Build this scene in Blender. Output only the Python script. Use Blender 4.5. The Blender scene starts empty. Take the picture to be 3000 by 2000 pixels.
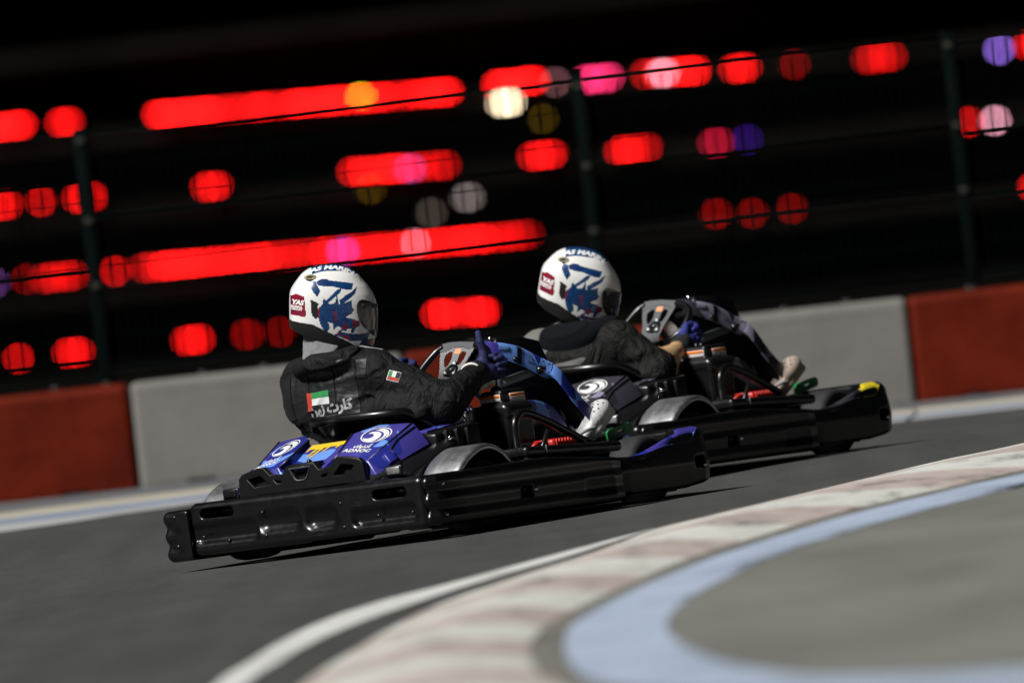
import bpy, bmesh, math, random
import numpy as np
from mathutils import Vector, Matrix
from mathutils.bvhtree import BVHTree

# ------------------------------------------------------------------ camera, sky, sun, exposure
SC = bpy.context.scene
COL = SC.collection
rad = math.radians
CAM_LOC = Vector((0.0, -47.0, 1.0))
CAM_YAW, CAM_PITCH, CAM_ROLL = rad(.41), rad(-.300), rad(6.3)
fw = Vector((math.sin(CAM_YAW)*math.cos(CAM_PITCH), math.cos(CAM_YAW)*math.cos(CAM_PITCH), math.sin(CAM_PITCH)))
r0 = Vector((math.cos(CAM_YAW), -math.sin(CAM_YAW), 0)); u0 = r0.cross(fw)
CR = math.cos(CAM_ROLL)*r0 - math.sin(CAM_ROLL)*u0
CU = math.sin(CAM_ROLL)*r0 + math.cos(CAM_ROLL)*u0
cd = bpy.data.cameras.new('camera'); cam = bpy.data.objects.new('camera', cd); COL.objects.link(cam)
M = Matrix.Identity(4)
for i in range(3):
    M[i][0] = CR[i]; M[i][1] = CU[i]; M[i][2] = -fw[i]; M[i][3] = CAM_LOC[i]
cam.matrix_world = M
cd.lens = 400; cd.sensor_width = 36; cd.clip_start = .5; cd.clip_end = 4000
cd.dof.use_dof = True; cd.dof.focus_distance = 46.9; cd.dof.aperture_fstop = 2.8
SC.camera = cam

W = bpy.data.worlds.new('World'); SC.world = W; W.use_nodes = True
wn = W.node_tree.nodes; wl = W.node_tree.links
sky = wn.new('ShaderNodeTexSky'); sky.sky_type = 'NISHITA'; sky.sun_disc = False
SUN_EL, SUN_AZ = 46.0, 52.0           # height; degrees to the left of the camera's back
sdir = Vector((-math.sin(rad(SUN_AZ))*math.cos(rad(SUN_EL)), -math.cos(rad(SUN_AZ))*math.cos(rad(SUN_EL)), math.sin(rad(SUN_EL))))
sky.sun_elevation = rad(SUN_EL); sky.sun_rotation = math.atan2(sdir.x, sdir.y)
wn['Background'].inputs['Strength'].default_value = .0015
wl.new(sky.outputs['Color'], wn['Background'].inputs['Color'])
sl = bpy.data.lights.new('floodlight_sun', 'SUN'); sl.energy = 5.0; sl.angle = rad(10); sl.color = (1.0, .99, .965)
so = bpy.data.objects.new('floodlight_sun', sl); COL.objects.link(so)
so.rotation_euler = (-sdir).to_track_quat('-Z', 'Y').to_euler(); so.location = (0, 0, 30)
vs = SC.view_settings; vs.view_transform = 'Standard'; vs.look = 'None'; vs.exposure = 0.1; vs.gamma = 1.0
SC.cycles.use_denoising = True
SC.cycles.max_bounces = 6

# ------------------------------------------------------------------ small helpers
def tag(o, label=None, cat=None, group=None, kind=None):
    if label: o['label'] = label
    if cat: o['category'] = cat
    if group: o['group'] = group
    if kind: o['kind'] = kind
    return o
def empty(name, mat=None):
    o = bpy.data.objects.new(name, None); COL.objects.link(o); o.empty_display_size = .2
    if mat is not None: o.matrix_world = mat
    return o
def mk(name, geo, mat, parent=None, smooth=True, flat_angle=None):
    v, f = geo
    me = bpy.data.meshes.new(name)
    me.from_pydata([tuple(p) for p in v], [], [tuple(int(i) for i in q) for q in f])
    me.update()
    if smooth:
        me.shade_smooth()
        if flat_angle is not None: me.set_sharp_from_angle(angle=rad(flat_angle))
    mats = mat if isinstance(mat, (list, tuple)) else [mat]
    for m in mats: me.materials.append(m)
    o = bpy.data.objects.new(name, me); COL.objects.link(o)
    if parent is not None: o.parent = parent
    return o
def merge(*gs):
    V = []; F = []
    for v, f in gs:
        n = len(V); V += [tuple(p) for p in v]; F += [tuple(int(i)+n for i in q) for q in f]
    return V, F
def xf(geo, m):
    return [tuple(m @ Vector(p)) for p in geo[0]], geo[1]
def mirror(geo):
    return [(-p[0], p[1], p[2]) for p in geo[0]], [tuple(reversed(q)) for q in geo[1]]
def bm_out(bm):
    bm.verts.index_update()
    g = ([tuple(v.co) for v in bm.verts], [tuple(v.index for v in f.verts) for f in bm.faces]); bm.free(); return g
def rbox(c, s, r=.01, seg=2):
    bm = bmesh.new(); bmesh.ops.create_cube(bm, size=1.0)
    for v in bm.verts: v.co = Vector((c[0]+v.co.x*s[0], c[1]+v.co.y*s[1], c[2]+v.co.z*s[2]))
    if r > 0: bmesh.ops.bevel(bm, geom=bm.edges[:], offset=min(r, min(s)*.49), segments=seg, profile=.5, affect='EDGES')
    return bm_out(bm)
def hull(top, bot, r=.006, seg=2):
    "closed prism between two rings of equally many points"
    bm = bmesh.new(); a = [bm.verts.new(p) for p in top]; b = [bm.verts.new(p) for p in bot]; n = len(a)
    bm.faces.new(a); bm.faces.new(list(reversed(b)))
    for i in range(n): bm.faces.new([a[i], b[i], b[(i+1) % n], a[(i+1) % n]])
    bmesh.ops.recalc_face_normals(bm, faces=bm.faces[:])
    if r > 0: bmesh.ops.bevel(bm, geom=bm.edges[:], offset=r, segments=seg, profile=.5, affect='EDGES', clamp_overlap=True)
    return bm_out(bm)
def catmull(P, n=8, closed=False):
    P = [Vector(p) for p in P]; out = []; N = len(P)
    rng = range(N) if closed else range(N-1)
    for i in rng:
        if closed: p0, p1, p2, p3 = P[i-1], P[i], P[(i+1) % N], P[(i+2) % N]
        else:
            p1, p2 = P[i], P[i+1]; p0 = P[i-1] if i else p1*2-p2; p3 = P[i+2] if i+2 < N else p2*2-p1
        for k in range(n):
            t = k/n
            out.append(.5*((2*p1)+(p2-p0)*t+(2*p0-5*p1+4*p2-p3)*t*t+(3*p1-p0-3*p2+p3)*t**3))
    if not closed: out.append(P[-1])
    return out
def tube(path, r, seg=10, closed=False, caps=True):
    P = [Vector(p) for p in path]; n = len(P); V = []; F = []
    rr = r if isinstance(r, (list, tuple)) else [r]*n
    T = []
    for i in range(n):
        a = P[i-1] if (i or closed) else P[i]; b = P[(i+1) % n] if (i < n-1 or closed) else P[i]
        T.append((b-a).normalized())
    nrm = T[0].orthogonal().normalized()
    for i in range(n):
        nrm = (nrm - T[i]*nrm.dot(T[i])).normalized(); bn = T[i].cross(nrm)
        for k in range(seg):
            a = 2*math.pi*k/seg; V.append(tuple(P[i]+(nrm*math.cos(a)+bn*math.sin(a))*rr[i]))
    m = n if closed else n-1
    for i in range(m):
        j = (i+1) % n
        for k in range(seg):
            l = (k+1) % seg; F.append((i*seg+k, i*seg+l, j*seg+l, j*seg+k))
    if caps and not closed:
        F.append(tuple(reversed(range(seg)))); F.append(tuple(range((n-1)*seg, n*seg)))
    return V, F
def lathe(prof, seg=36, axis='x', c=(0, 0, 0)):
    "prof: closed list of (along axis, radius)"
    V = []; F = []; n = len(prof)
    for k in range(seg):
        a = 2*math.pi*k/seg
        for (t, r) in prof:
            p = (t, r*math.cos(a), r*math.sin(a)) if axis == 'x' else ((r*math.cos(a), t, r*math.sin(a)) if axis == 'y' else (r*math.cos(a), r*math.sin(a), t))
            V.append((c[0]+p[0], c[1]+p[1], c[2]+p[2]))
    for k in range(seg):
        l = (k+1) % seg
        for i in range(n):
            j = (i+1) % n; F.append((k*n+i, k*n+j, l*n+j, l*n+i))
    return V, F
def dome(c, n, r, h=.5, seg=10):
    "small bolt head: a flattened half ball on direction n"
    n = Vector(n).normalized(); u = n.orthogonal().normalized(); v = n.cross(u); c = Vector(c); V = []; F = []
    for a, b in ((1, -.3), (1, .15), (.75, .7), (.3, 1)):
        for k in range(seg):
            t = 2*math.pi*k/seg; V.append(tuple(c+(u*math.cos(t)+v*math.sin(t))*r*a+n*r*h*b))
    for i in range(3):
        for k in range(seg):
            l = (k+1) % seg; F.append((i*seg+k, i*seg+l, (i+1)*seg+l, (i+1)*seg+k))
    F.append(tuple(range(3*seg, 4*seg))); return V, F
# ---- filled flat shapes (with holes) and lettering, through a temporary curve
def curve_geo(cu):
    o = bpy.data.objects.new('tmp', cu); COL.objects.link(o)
    dg = bpy.context.evaluated_depsgraph_get()
    me = bpy.data.meshes.new_from_object(o.evaluated_get(dg))
    g = ([tuple(v.co) for v in me.vertices], [tuple(p.vertices) for p in me.polygons])
    bpy.data.objects.remove(o); bpy.data.meshes.remove(me); bpy.data.curves.remove(cu)
    return g
def flat(loops, thick=0, bevel=0):
    cu = bpy.data.curves.new('tmp', 'CURVE'); cu.dimensions = '2D'; cu.fill_mode = 'BOTH'
    cu.extrude = max(0, thick/2-bevel); cu.bevel_depth = bevel; cu.bevel_resolution = 1
    for L in loops:
        s = cu.splines.new('POLY'); s.points.add(len(L)-1)
        for i, p in enumerate(L): s.points[i].co = (p[0], p[1], 0, 1)
        s.use_cyclic_u = True
    return curve_geo(cu)
def text(s, size, bold=0.0, shear=0.0, space=1.0):
    cu = bpy.data.curves.new('tmp', 'FONT'); cu.body = s; cu.size = size; cu.offset = bold; cu.shear = shear
    cu.align_x = 'CENTER'; cu.align_y = 'CENTER'; cu.resolution_u = 3; cu.space_character = space
    return curve_geo(cu)
def frame(o, u, n):
    "matrix with x along u, z along n"
    u = Vector(u).normalized(); n = Vector(n); n = (n-u*n.dot(u)).normalized(); v = n.cross(u); m = Matrix.Identity(4)
    for i in range(3): m[i][0] = u[i]; m[i][1] = v[i]; m[i][2] = n[i]; m[i][3] = o[i]
    return m
def drape(geo, fr, bvh, off=.0015, maxlen=.02, reach=.3):
    "lay a flat shape on a surface: tessellate, then drop each point along the frame's -z onto it"
    bm = bmesh.new(); vs_ = [bm.verts.new(p) for p in geo[0]]
    for q in geo[1]:
        try: bm.faces.new([vs_[i] for i in q])
        except ValueError: pass
    bmesh.ops.triangulate(bm, faces=bm.faces[:])
    for _ in range(5):
        es = [e for e in bm.edges if e.calc_length() > maxlen]
        if not es: break
        bmesh.ops.subdivide_edges(bm, edges=es, cuts=1); bmesh.ops.triangulate(bm, faces=bm.faces[:])
    n = Vector((fr[0][2], fr[1][2], fr[2][2]))
    for v in bm.verts:
        p = fr @ v.co; h = bvh.ray_cast(p+n*reach, -n, 2*reach)
        
        if h[0] is None:
            q = bvh.find_nearest(p); h = (q[0], q[1])
        v.co = h[0]+n*off
    return bm_out(bm)
def bvh_of(geo): return BVHTree.FromPolygons([Vector(p) for p in geo[0]], [list(q) for q in geo[1]])

# ---- solid shapes from distance fields (moulded plastic, cloth, hands)
def nets(fn, lo, hi, h):
    lo = np.array(lo, float); hi = np.array(hi, float); n = np.ceil((hi-lo)/h).astype(int)+1
    ax = [lo[i]+h*np.arange(n[i]) for i in range(3)]
    X, Y, Z = np.meshgrid(*ax, indexing='ij', sparse=False)
    D = fn(X, Y, Z).astype(np.float64)
    D[0] = D[-1] = 1; D[:, 0] = D[:, -1] = 1; D[:, :, 0] = D[:, :, -1] = 1
    S = D < 0
    c = np.zeros(tuple(n-1), int)
    offs = [(i, j, k) for i in (0, 1) for j in (0, 1) for k in (0, 1)]
    for (i, j, k) in offs: c += S[i:n[0]-1+i, j:n[1]-1+j, k:n[2]-1+k]
    I, J, Kk = np.nonzero((c > 0) & (c < 8))
    idx = -np.ones(tuple(n-1), int); idx[I, J, Kk] = np.arange(len(I))
    val = {o: D[I+o[0], J+o[1], Kk+o[2]] for o in offs}
    acc = np.zeros((len(I), 3)); cnt = np.zeros(len(I))
    for a in offs:
        for d in range(3):
            if a[d] == 0:
                b = list(a); b[d] = 1; b = tuple(b); va, vb = val[a], val[b]; m = (va < 0) != (vb < 0)
                t = np.where(m, va/np.where(m, va-vb, 1), 0)
                p = np.tile(np.array(a, float), (len(I), 1)); p[:, d] = t
                acc[m] += p[m]; cnt[m] += 1
    V = lo + h*(np.stack([I, J, Kk], 1) + acc/cnt[:, None])
    F = []
    for d in range(3):
        e, f = [(1, 2), (2, 0), (0, 1)][d]
        sl0 = [slice(None)]*3; sl1 = [slice(None)]*3; sl0[d] = slice(0, -1); sl1[d] = slice(1, None)
        A = S[tuple(sl0)]; B = S[tuple(sl1)]; q = np.argwhere(A != B)
        ok = (q[:, e] > 0) & (q[:, f] > 0) & (q[:, e] < n[e]-1) & (q[:, f] < n[f]-1); q = q[ok]
        de = np.zeros(3, int); de[e] = 1; df = np.zeros(3, int); df[f] = 1
        g = [idx[tuple((q-s).T)] for s in (de*0, de, de+df, df)]
        inside = A[tuple(q.T)]
        Q = np.stack(g, 1); Q[~inside] = Q[~inside][:, ::-1]; F.append(Q)
    F = np.concatenate(F); F = F[(F >= 0).all(1)]
    return [tuple(p) for p in V], [tuple(q) for q in F]
def sbox(X, Y, Z, c, s, r=0.0):
    qx = np.abs(X-c[0])-s[0]/2+r; qy = np.abs(Y-c[1])-s[1]/2+r; qz = np.abs(Z-c[2])-s[2]/2+r
    return np.sqrt(np.maximum(qx, 0)**2+np.maximum(qy, 0)**2+np.maximum(qz, 0)**2)+np.minimum(np.maximum(qx, np.maximum(qy, qz)), 0)-r
def scone(X, Y, Z, a, b, ra, rb):
    a = np.array(a, float); b = np.array(b, float); d = b-a; L = (d**2).sum()
    t = np.clip(((X-a[0])*d[0]+(Y-a[1])*d[1]+(Z-a[2])*d[2])/max(L, 1e-9), 0, 1)
    return np.sqrt((X-a[0]-t*d[0])**2+(Y-a[1]-t*d[1])**2+(Z-a[2]-t*d[2])**2)-(ra+(rb-ra)*t)
def sell(X, Y, Z, c, s):
    k = np.sqrt(((X-c[0])/s[0])**2+((Y-c[1])/s[1])**2+((Z-c[2])/s[2])**2)
    return (k-1)*min(s)
def smin(a, b, k):
    h = np.clip(.5+.5*(b-a)/k, 0, 1); return b*(1-h)+a*h-k*h*(1-h)
def smax(a, b, k): return -smin(-a, -b, k)
def spoly(U, Vv, P):
    "signed distance to a 2D polygon"
    P = np.array(P, float); n = len(P); d = np.full(U.shape, 1e9); s = np.ones(U.shape)
    for i in range(n):
        a = P[i]; b = P[i-1]; e = b-a; wx = U-a[0]; wy = Vv-a[1]
        t = np.clip((wx*e[0]+wy*e[1])/(e@e), 0, 1)
        d = np.minimum(d, (wx-e[0]*t)**2+(wy-e[1]*t)**2)
        c1 = Vv >= a[1]; c2 = Vv < b[1]; c3 = e[0]*wy > e[1]*wx
        s = np.where((c1 & c2 & c3) | (~c1 & ~c2 & ~c3), -s, s)
    return s*np.sqrt(d)

# ------------------------------------------------------------------ materials
MATS = {}
def nodes_of(name):
    m = bpy.data.materials.new(name); m.use_nodes = True; MATS[name] = m
    nt = m.node_tree; return m, nt, nt.nodes['Principled BSDF']
def mat(name, col, rough=.5, metal=0.0, spec=.5, var=.0, vscale=8, bump=0.0, bscale=200, coat=0.0, rvar=0.0, stretch=(1, 1, 1), col2=None, trans=0, alpha=1):
    m, nt, b = nodes_of(name); N = nt.nodes.new; L = nt.links.new
    b.inputs['Base Color'].default_value = (*col, 1); b.inputs['Roughness'].default_value = rough
    b.inputs['Metallic'].default_value = metal; b.inputs['Specular IOR Level'].default_value = spec; b.inputs['Coat Weight'].default_value = coat
    b.inputs['Coat Roughness'].default_value = .12
    if alpha < 1: b.inputs['Alpha'].default_value = alpha
    tc = N('ShaderNodeTexCoord'); mp = N('ShaderNodeMapping'); L(tc.outputs['Object'], mp.inputs[0]); mp.inputs['Scale'].default_value = stretch
    if var or col2 or rvar:
        nz = N('ShaderNodeTexNoise'); nz.inputs['Scale'].default_value = vscale; nz.inputs['Detail'].default_value = 6; nz.inputs['Roughness'].default_value = .65
        L(mp.outputs[0], nz.inputs['Vector'])
        cr = N('ShaderNodeValToRGB'); cr.color_ramp.elements[0].position = .35; cr.color_ramp.elements[1].position = .68
        L(nz.outputs['Fac'], cr.inputs[0])
        if var or col2:
            mx = N('ShaderNodeMix'); mx.data_type = 'RGBA'
            a = col; c2 = col2 if col2 else tuple(min(1, c*(1+var)) for c in col)
            if not col2: a = tuple(c*(1-var) for c in col)
            mx.inputs[6].default_value = (*a, 1); mx.inputs[7].default_value = (*c2, 1); L(cr.outputs[0], mx.inputs[0]); L(mx.outputs[2], b.inputs['Base Color'])
        if rvar:
            mr = N('ShaderNodeMapRange'); L(cr.outputs[0], mr.inputs[0]); mr.inputs[3].default_value = max(.03, rough-rvar); mr.inputs[4].default_value = rough+rvar
            L(mr.outputs[0], b.inputs['Roughness'])
    if bump:
        n2 = N('ShaderNodeTexNoise'); n2.inputs['Scale'].default_value = bscale; n2.inputs['Detail'].default_value = 4; L(mp.outputs[0], n2.inputs['Vector'])
        bp = N('ShaderNodeBump'); bp.inputs['Strength'].default_value = bump; bp.inputs['Distance'].default_value = .01; L(n2.outputs['Fac'], bp.inputs['Height']); L(bp.outputs[0], b.inputs['Normal'])
    return m
def camo(name, base, dark, light, scale=7.0, rough=.32, t=(.50, .72), seed=0):
    "vinyl wrap printed with torn shards"
    m, nt, b = nodes_of(name); N = nt.nodes.new; L = nt.links.new
    tc = N('ShaderNodeTexCoord'); nz = N('ShaderNodeTexNoise'); nz.inputs['Scale'].default_value = 6; nz.inputs['Detail'].default_value = 2
    L(tc.outputs['Object'], nz.inputs['Vector'])
    ad = N('ShaderNodeVectorMath'); ad.operation = 'MULTIPLY_ADD'; L(nz.outputs['Color'], ad.inputs[0]); ad.inputs[1].default_value = (.12, .12, .12); L(tc.outputs['Object'], ad.inputs[2])
    mp = N('ShaderNodeMapping'); mp.inputs['Scale'].default_value = (1.0, 1.5, 1.1); mp.inputs['Rotation'].default_value = (.3, .5, .7); mp.inputs['Location'].default_value = (seed, seed*.7, 0); L(ad.outputs[0], mp.inputs[0])
    vo = N('ShaderNodeTexVoronoi'); vo.inputs['Scale'].default_value = scale; L(mp.outputs[0], vo.inputs['Vector'])
    sp = N('ShaderNodeSeparateColor'); L(vo.outputs['Color'], sp.inputs[0])
    cr = N('ShaderNodeValToRGB'); cr.color_ramp.interpolation = 'CONSTANT'
    e = cr.color_ramp.elements; e[0].position = 0; e[0].color = (*base, 1); e[1].position = t[0]; e[1].color = (*dark, 1); x = e.new(t[1]); x.color = (*light, 1)
    L(sp.outputs[0], cr.inputs[0]); L(cr.outputs[0], b.inputs['Base Color']); b.inputs['Roughness'].default_value = rough
    return m
def emit(name, col, s):
    m, nt, b = nodes_of(name); b.inputs['Base Color'].default_value = (0, 0, 0, 1); b.inputs['Specular IOR Level'].default_value = 0
    b.inputs['Emission Color'].default_value = (*col, 1); b.inputs['Emission Strength'].default_value = s; return m
def scuff(m):
    "thin pale scratches and rubbed dust, mostly along the length of the panel"
    nt = m.node_tree; N = nt.nodes.new; L = nt.links.new; b = nt.nodes['Principled BSDF']
    tc = N('ShaderNodeTexCoord'); mp = N('ShaderNodeMapping'); mp.inputs['Scale'].default_value = (5, 5, 95); L(tc.outputs['Object'], mp.inputs[0])
    nz = N('ShaderNodeTexNoise'); nz.inputs['Scale'].default_value = 1.0; nz.inputs['Detail'].default_value = 5; nz.inputs['Roughness'].default_value = .7; L(mp.outputs[0], nz.inputs['Vector'])
    n2 = N('ShaderNodeTexNoise'); n2.inputs['Scale'].default_value = 7; L(tc.outputs['Object'], n2.inputs['Vector'])
    mu = N('ShaderNodeMath'); mu.operation = 'MULTIPLY'; L(nz.outputs['Fac'], mu.inputs[0]); L(n2.outputs['Fac'], mu.inputs[1])
    cr = N('ShaderNodeValToRGB'); cr.color_ramp.elements[0].position = .37; cr.color_ramp.elements[0].color = (.0030, .0030, .0034, 1); cr.color_ramp.elements[1].position = .50; cr.color_ramp.elements[1].color = (.045, .044, .041, 1)
    L(mu.outputs[0], cr.inputs[0]); L(cr.outputs[0], b.inputs['Base Color'])
BLK = mat('black_plastic', (.0042, .0042, .0047), .33, rvar=.05, vscale=18, bump=.02, bscale=160, spec=.45, coat=.2)
scuff(BLK)
BLK2 = mat('black_satin', (.006, .006, .0068), .32, spec=.5, rvar=.06, vscale=10, bump=.03, bscale=220)
BLK3 = mat('black_matte', (.004, .004, .0045), .8, spec=.2)
GUARD = mat('mudguard_plastic', (.52, .52, .53), .44, metal=1.0, rvar=.06, vscale=22, bump=.03, bscale=300)
RUB = mat('tyre_rubber', (.016, .016, .017), .75, var=.3, vscale=40, bump=.15, bscale=90)
ALU = mat('aluminium', (.45, .46, .47), .38, metal=.85, rvar=.08, vscale=30)
GREYM = mat('grey_steel', (.10, .115, .12), .45, metal=.4, rvar=.08, vscale=20)
CHROME = mat('chrome', (.8, .8, .8), .12, metal=1)
BLUE = camo('blue_wrap', (.052, .044, .27), (.020, .026, .23), (.14, .29, .74), 7.5, seed=3.1, t=(.50, .74))
GREY = camo('grey_wrap', (.040, .037, .050), (.022, .021, .028), (.24, .22, .31), 7.5, seed=3.1, t=(.50, .76))
LBLUE = mat('light_blue_vinyl', (.19, .37, .88), .32); LGREY = mat('light_grey_vinyl', (.32, .30, .40), .32)
YEL = mat('yellow_vinyl', (.72, .50, .03), .35); YEL2 = mat('yellow_vinyl_far', (.72, .58, .03), .35)
WHT = mat('white_vinyl', (.80, .80, .80), .35)
ORG = mat('orange_label', (.75, .17, .01), .5); LABW = mat('label_white', (.72, .72, .68), .5)
GREEN = mat('green_pedal', (.02, .22, .06), .45, var=.15, vscale=30)
RED = mat('red_shroud', (.42, .012, .008), .4)
CREAM = mat('cream_plastic', (.50, .46, .30), .4, var=.15, vscale=30)
# ------------------------------------------------------------------ ground, kerb, barrier, fence, building
KSL = math.tan(rad(2.0))
def GZ(x, y):
    t = np.clip((y-.5)/2.5, 0, 1); t = t*t*(3-2*t)
    return KSL*10*np.tanh(x/10)*np.clip((10-y)/10, 0, 1)+.048*t
def gz(x, y): return float(GZ(np.float64(x), np.float64(y)))
def sheet(xs, ys, zf):
    V = [(x, y, zf(x, y)) for x in xs for y in ys]; n = len(ys)
    F = [(i*n+j, (i+1)*n+j, (i+1)*n+j+1, i*n+j+1) for i in range(len(xs)-1) for j in range(n-1)]
    return V, F
ASPH, nt, b = nodes_of('asphalt'); N = nt.nodes.new; L = nt.links.new
tc = N('ShaderNodeTexCoord'); mp = N('ShaderNodeMapping'); mp.inputs['Scale'].default_value = (1, .25, 1); mp.inputs['Rotation'].default_value = (0, 0, -.35); L(tc.outputs['Object'], mp.inputs[0])
n1 = N('ShaderNodeTexNoise'); n1.inputs['Scale'].default_value = 2.2; n1.inputs['Detail'].default_value = 7; n1.inputs['Roughness'].default_value = .62; L(mp.outputs[0], n1.inputs['Vector'])
n2 = N('ShaderNodeTexNoise'); n2.inputs['Scale'].default_value = 85; n2.inputs['Detail'].default_value = 3; L(tc.outputs['Object'], n2.inputs['Vector'])
r1 = N('ShaderNodeValToRGB'); r1.color_ramp.elements[0].position = .3; r1.color_ramp.elements[1].position = .72
r1.color_ramp.elements[0].color = (.034, .035, .034, 1); r1.color_ramp.elements[1].color = (.050, .051, .0495, 1); L(n1.outputs['Fac'], r1.inputs[0])
r2 = N('ShaderNodeValToRGB'); r2.color_ramp.elements[0].position = .35; r2.color_ramp.elements[1].position = .75
r2.color_ramp.elements[0].color = (.75, .75, .75, 1); r2.color_ramp.elements[1].color = (1.45, 1.45, 1.4, 1); L(n2.outputs['Fac'], r2.inputs[0])
mx = N('ShaderNodeMix'); mx.data_type = 'RGBA'; mx.blend_type = 'MULTIPLY'; mx.inputs[0].default_value = 1; L(r1.outputs[0], mx.inputs[6]); L(r2.outputs[0], mx.inputs[7])
# darker rubbered lines along the direction of travel
mq = N('ShaderNodeMapping'); mq.inputs['Rotation'].default_value = (0, 0, .66); mq.inputs['Scale'].default_value = (2.4, .09, 1); L(tc.outputs['Object'], mq.inputs[0])
n4 = N('ShaderNodeTexNoise'); n4.inputs['Scale'].default_value = 1.6; n4.inputs['Detail'].default_value = 5; L(mq.outputs[0], n4.inputs['Vector'])
r4 = N('ShaderNodeValToRGB'); r4.color_ramp.elements[0].position = .36; r4.color_ramp.elements[1].position = .58; r4.color_ramp.elements[0].color = (.86, .86, .865, 1); r4.color_ramp.elements[1].color = (1.06, 1.06, 1.05, 1); L(n4.outputs['Fac'], r4.inputs[0])
mx4 = N('ShaderNodeMix'); mx4.data_type = 'RGBA'; mx4.blend_type = 'MULTIPLY'; mx4.inputs[0].default_value = 1; L(mx.outputs[2], mx4.inputs[6]); L(r4.outputs[0], mx4.inputs[7]); mx = mx4
# pale scuffs and specks
vo = N('ShaderNodeTexVoronoi'); vo.inputs['Scale'].default_value = 5.5; L(tc.outputs['Object'], vo.inputs['Vector'])
ms = N('ShaderNodeMath'); ms.operation = 'LESS_THAN'; ms.inputs[1].default_value = .045; L(vo.outputs['Distance'], ms.inputs[0])
m3 = N('ShaderNodeMix'); m3.data_type = 'RGBA'; L(ms.outputs[0], m3.inputs[0]); L(mx.outputs[2], m3.inputs[6]); m3.inputs[7].default_value = (.12, .12, .11, 1)
L(m3.outputs[2], b.inputs['Base Color']); b.inputs['Roughness'].default_value = .85
bp = N('ShaderNodeBump'); bp.inputs['Strength'].default_value = .35; bp.inputs['Distance'].default_value = .006; L(n2.outputs['Fac'], bp.inputs['Height']); L(bp.outputs[0], b.inputs['Normal'])
NIGHT_GROUND = mat('night_tone_ground', (.0040, .0038, .0032), .95, spec=.0, var=.4, vscale=.4)  # near-black colour stands in for unlit night, since the sun reaches here
xs = [-1500, -600, -200, -80, -40, -25, -16] + list(np.arange(-10, 10.01, .5)) + [16, 25, 40, 80, 200, 600, 1500]
ys = [-1500, -600, -200, -90, -60] + list(np.arange(-48, 22.01, .5))
tag(mk('track', sheet(xs, ys, lambda x, y: gz(x, y)), ASPH), 'dark grey asphalt kart track with scuffs and specks', kind='structure')
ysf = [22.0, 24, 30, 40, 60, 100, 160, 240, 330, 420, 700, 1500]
tag(mk('ground', sheet(xs, ysf, lambda x, y: .046-.7*min(1, max(0, (y-24)/150))), NIGHT_GROUND), 'open ground beyond the fence, coloured near-black as unlit', kind='structure')

def ramp_mat(name, cols, scale, stretch=(1, 1, 1), rough=.7, pos=(.3, .5, .7), bump=.2, bs=60):
    m, nt, b = nodes_of(name); N = nt.nodes.new; L = nt.links.new
    tc = N('ShaderNodeTexCoord'); mp = N('ShaderNodeMapping'); mp.inputs['Scale'].default_value = stretch; mp.inputs['Rotation'].default_value = (0, 0, -.25); L(tc.outputs['Object'], mp.inputs[0])
    nz = N('ShaderNodeTexNoise'); nz.inputs['Scale'].default_value = scale; nz.inputs['Detail'].default_value = 8; nz.inputs['Roughness'].default_value = .66; L(mp.outputs[0], nz.inputs['Vector'])
    cr = N('ShaderNodeValToRGB'); e = cr.color_ramp.elements; e[0].position = pos[0]; e[0].color = (*cols[0], 1); e[1].position = pos[2]; e[1].color = (*cols[2], 1); x = e.new(pos[1]); x.color = (*cols[1], 1)
    L(nz.outputs['Fac'], cr.inputs[0]); L(cr.outputs[0], b.inputs['Base Color']); b.inputs['Roughness'].default_value = rough
    n2 = N('ShaderNodeTexNoise'); n2.inputs['Scale'].default_value = bs; L(tc.outputs['Object'], n2.inputs['Vector'])
    bp = N('ShaderNodeBump'); bp.inputs['Strength'].default_value = bump; bp.inputs['Distance'].default_value = .006; L(n2.outputs['Fac'], bp.inputs['Height']); L(bp.outputs[0], b.inputs['Normal'])
    return m
KW = ramp_mat('kerb_white_paint', ((.19, .185, .17), (.54, .54, .495), (.62, .62, .57)), 4.2, (1.5, .6, 1), pos=(.33, .46, .62))
KR_ = ramp_mat('kerb_red_paint', ((.15, .138, .13), (.40, .33, .30), (.48, .41, .375)), 4.2, (1.5, .6, 1), pos=(.33, .46, .62))
LINE = ramp_mat('line_paint', ((.36, .36, .34), (.58, .58, .56), (.63, .63, .61)), 3.0, (1, .5, 1), pos=(.3, .46, .7))
BLUEP = ramp_mat('blue_paint', ((.27, .32, .41), (.345, .41, .53), (.385, .445, .555)), 2.6, (1, .5, 1), pos=(.3, .48, .66))
CONC = ramp_mat('infield_concrete', ((.118, .119, .103), (.156, .156, .137), (.194, .193, .172)), 1.3, (1, .3, 1), pos=(.3, .5, .7))
CONC2 = ramp_mat('kerb_edge_concrete', ((.10, .095, .08), (.15, .145, .125), (.19, .185, .165)), 2.0, (1, .5, 1))

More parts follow.
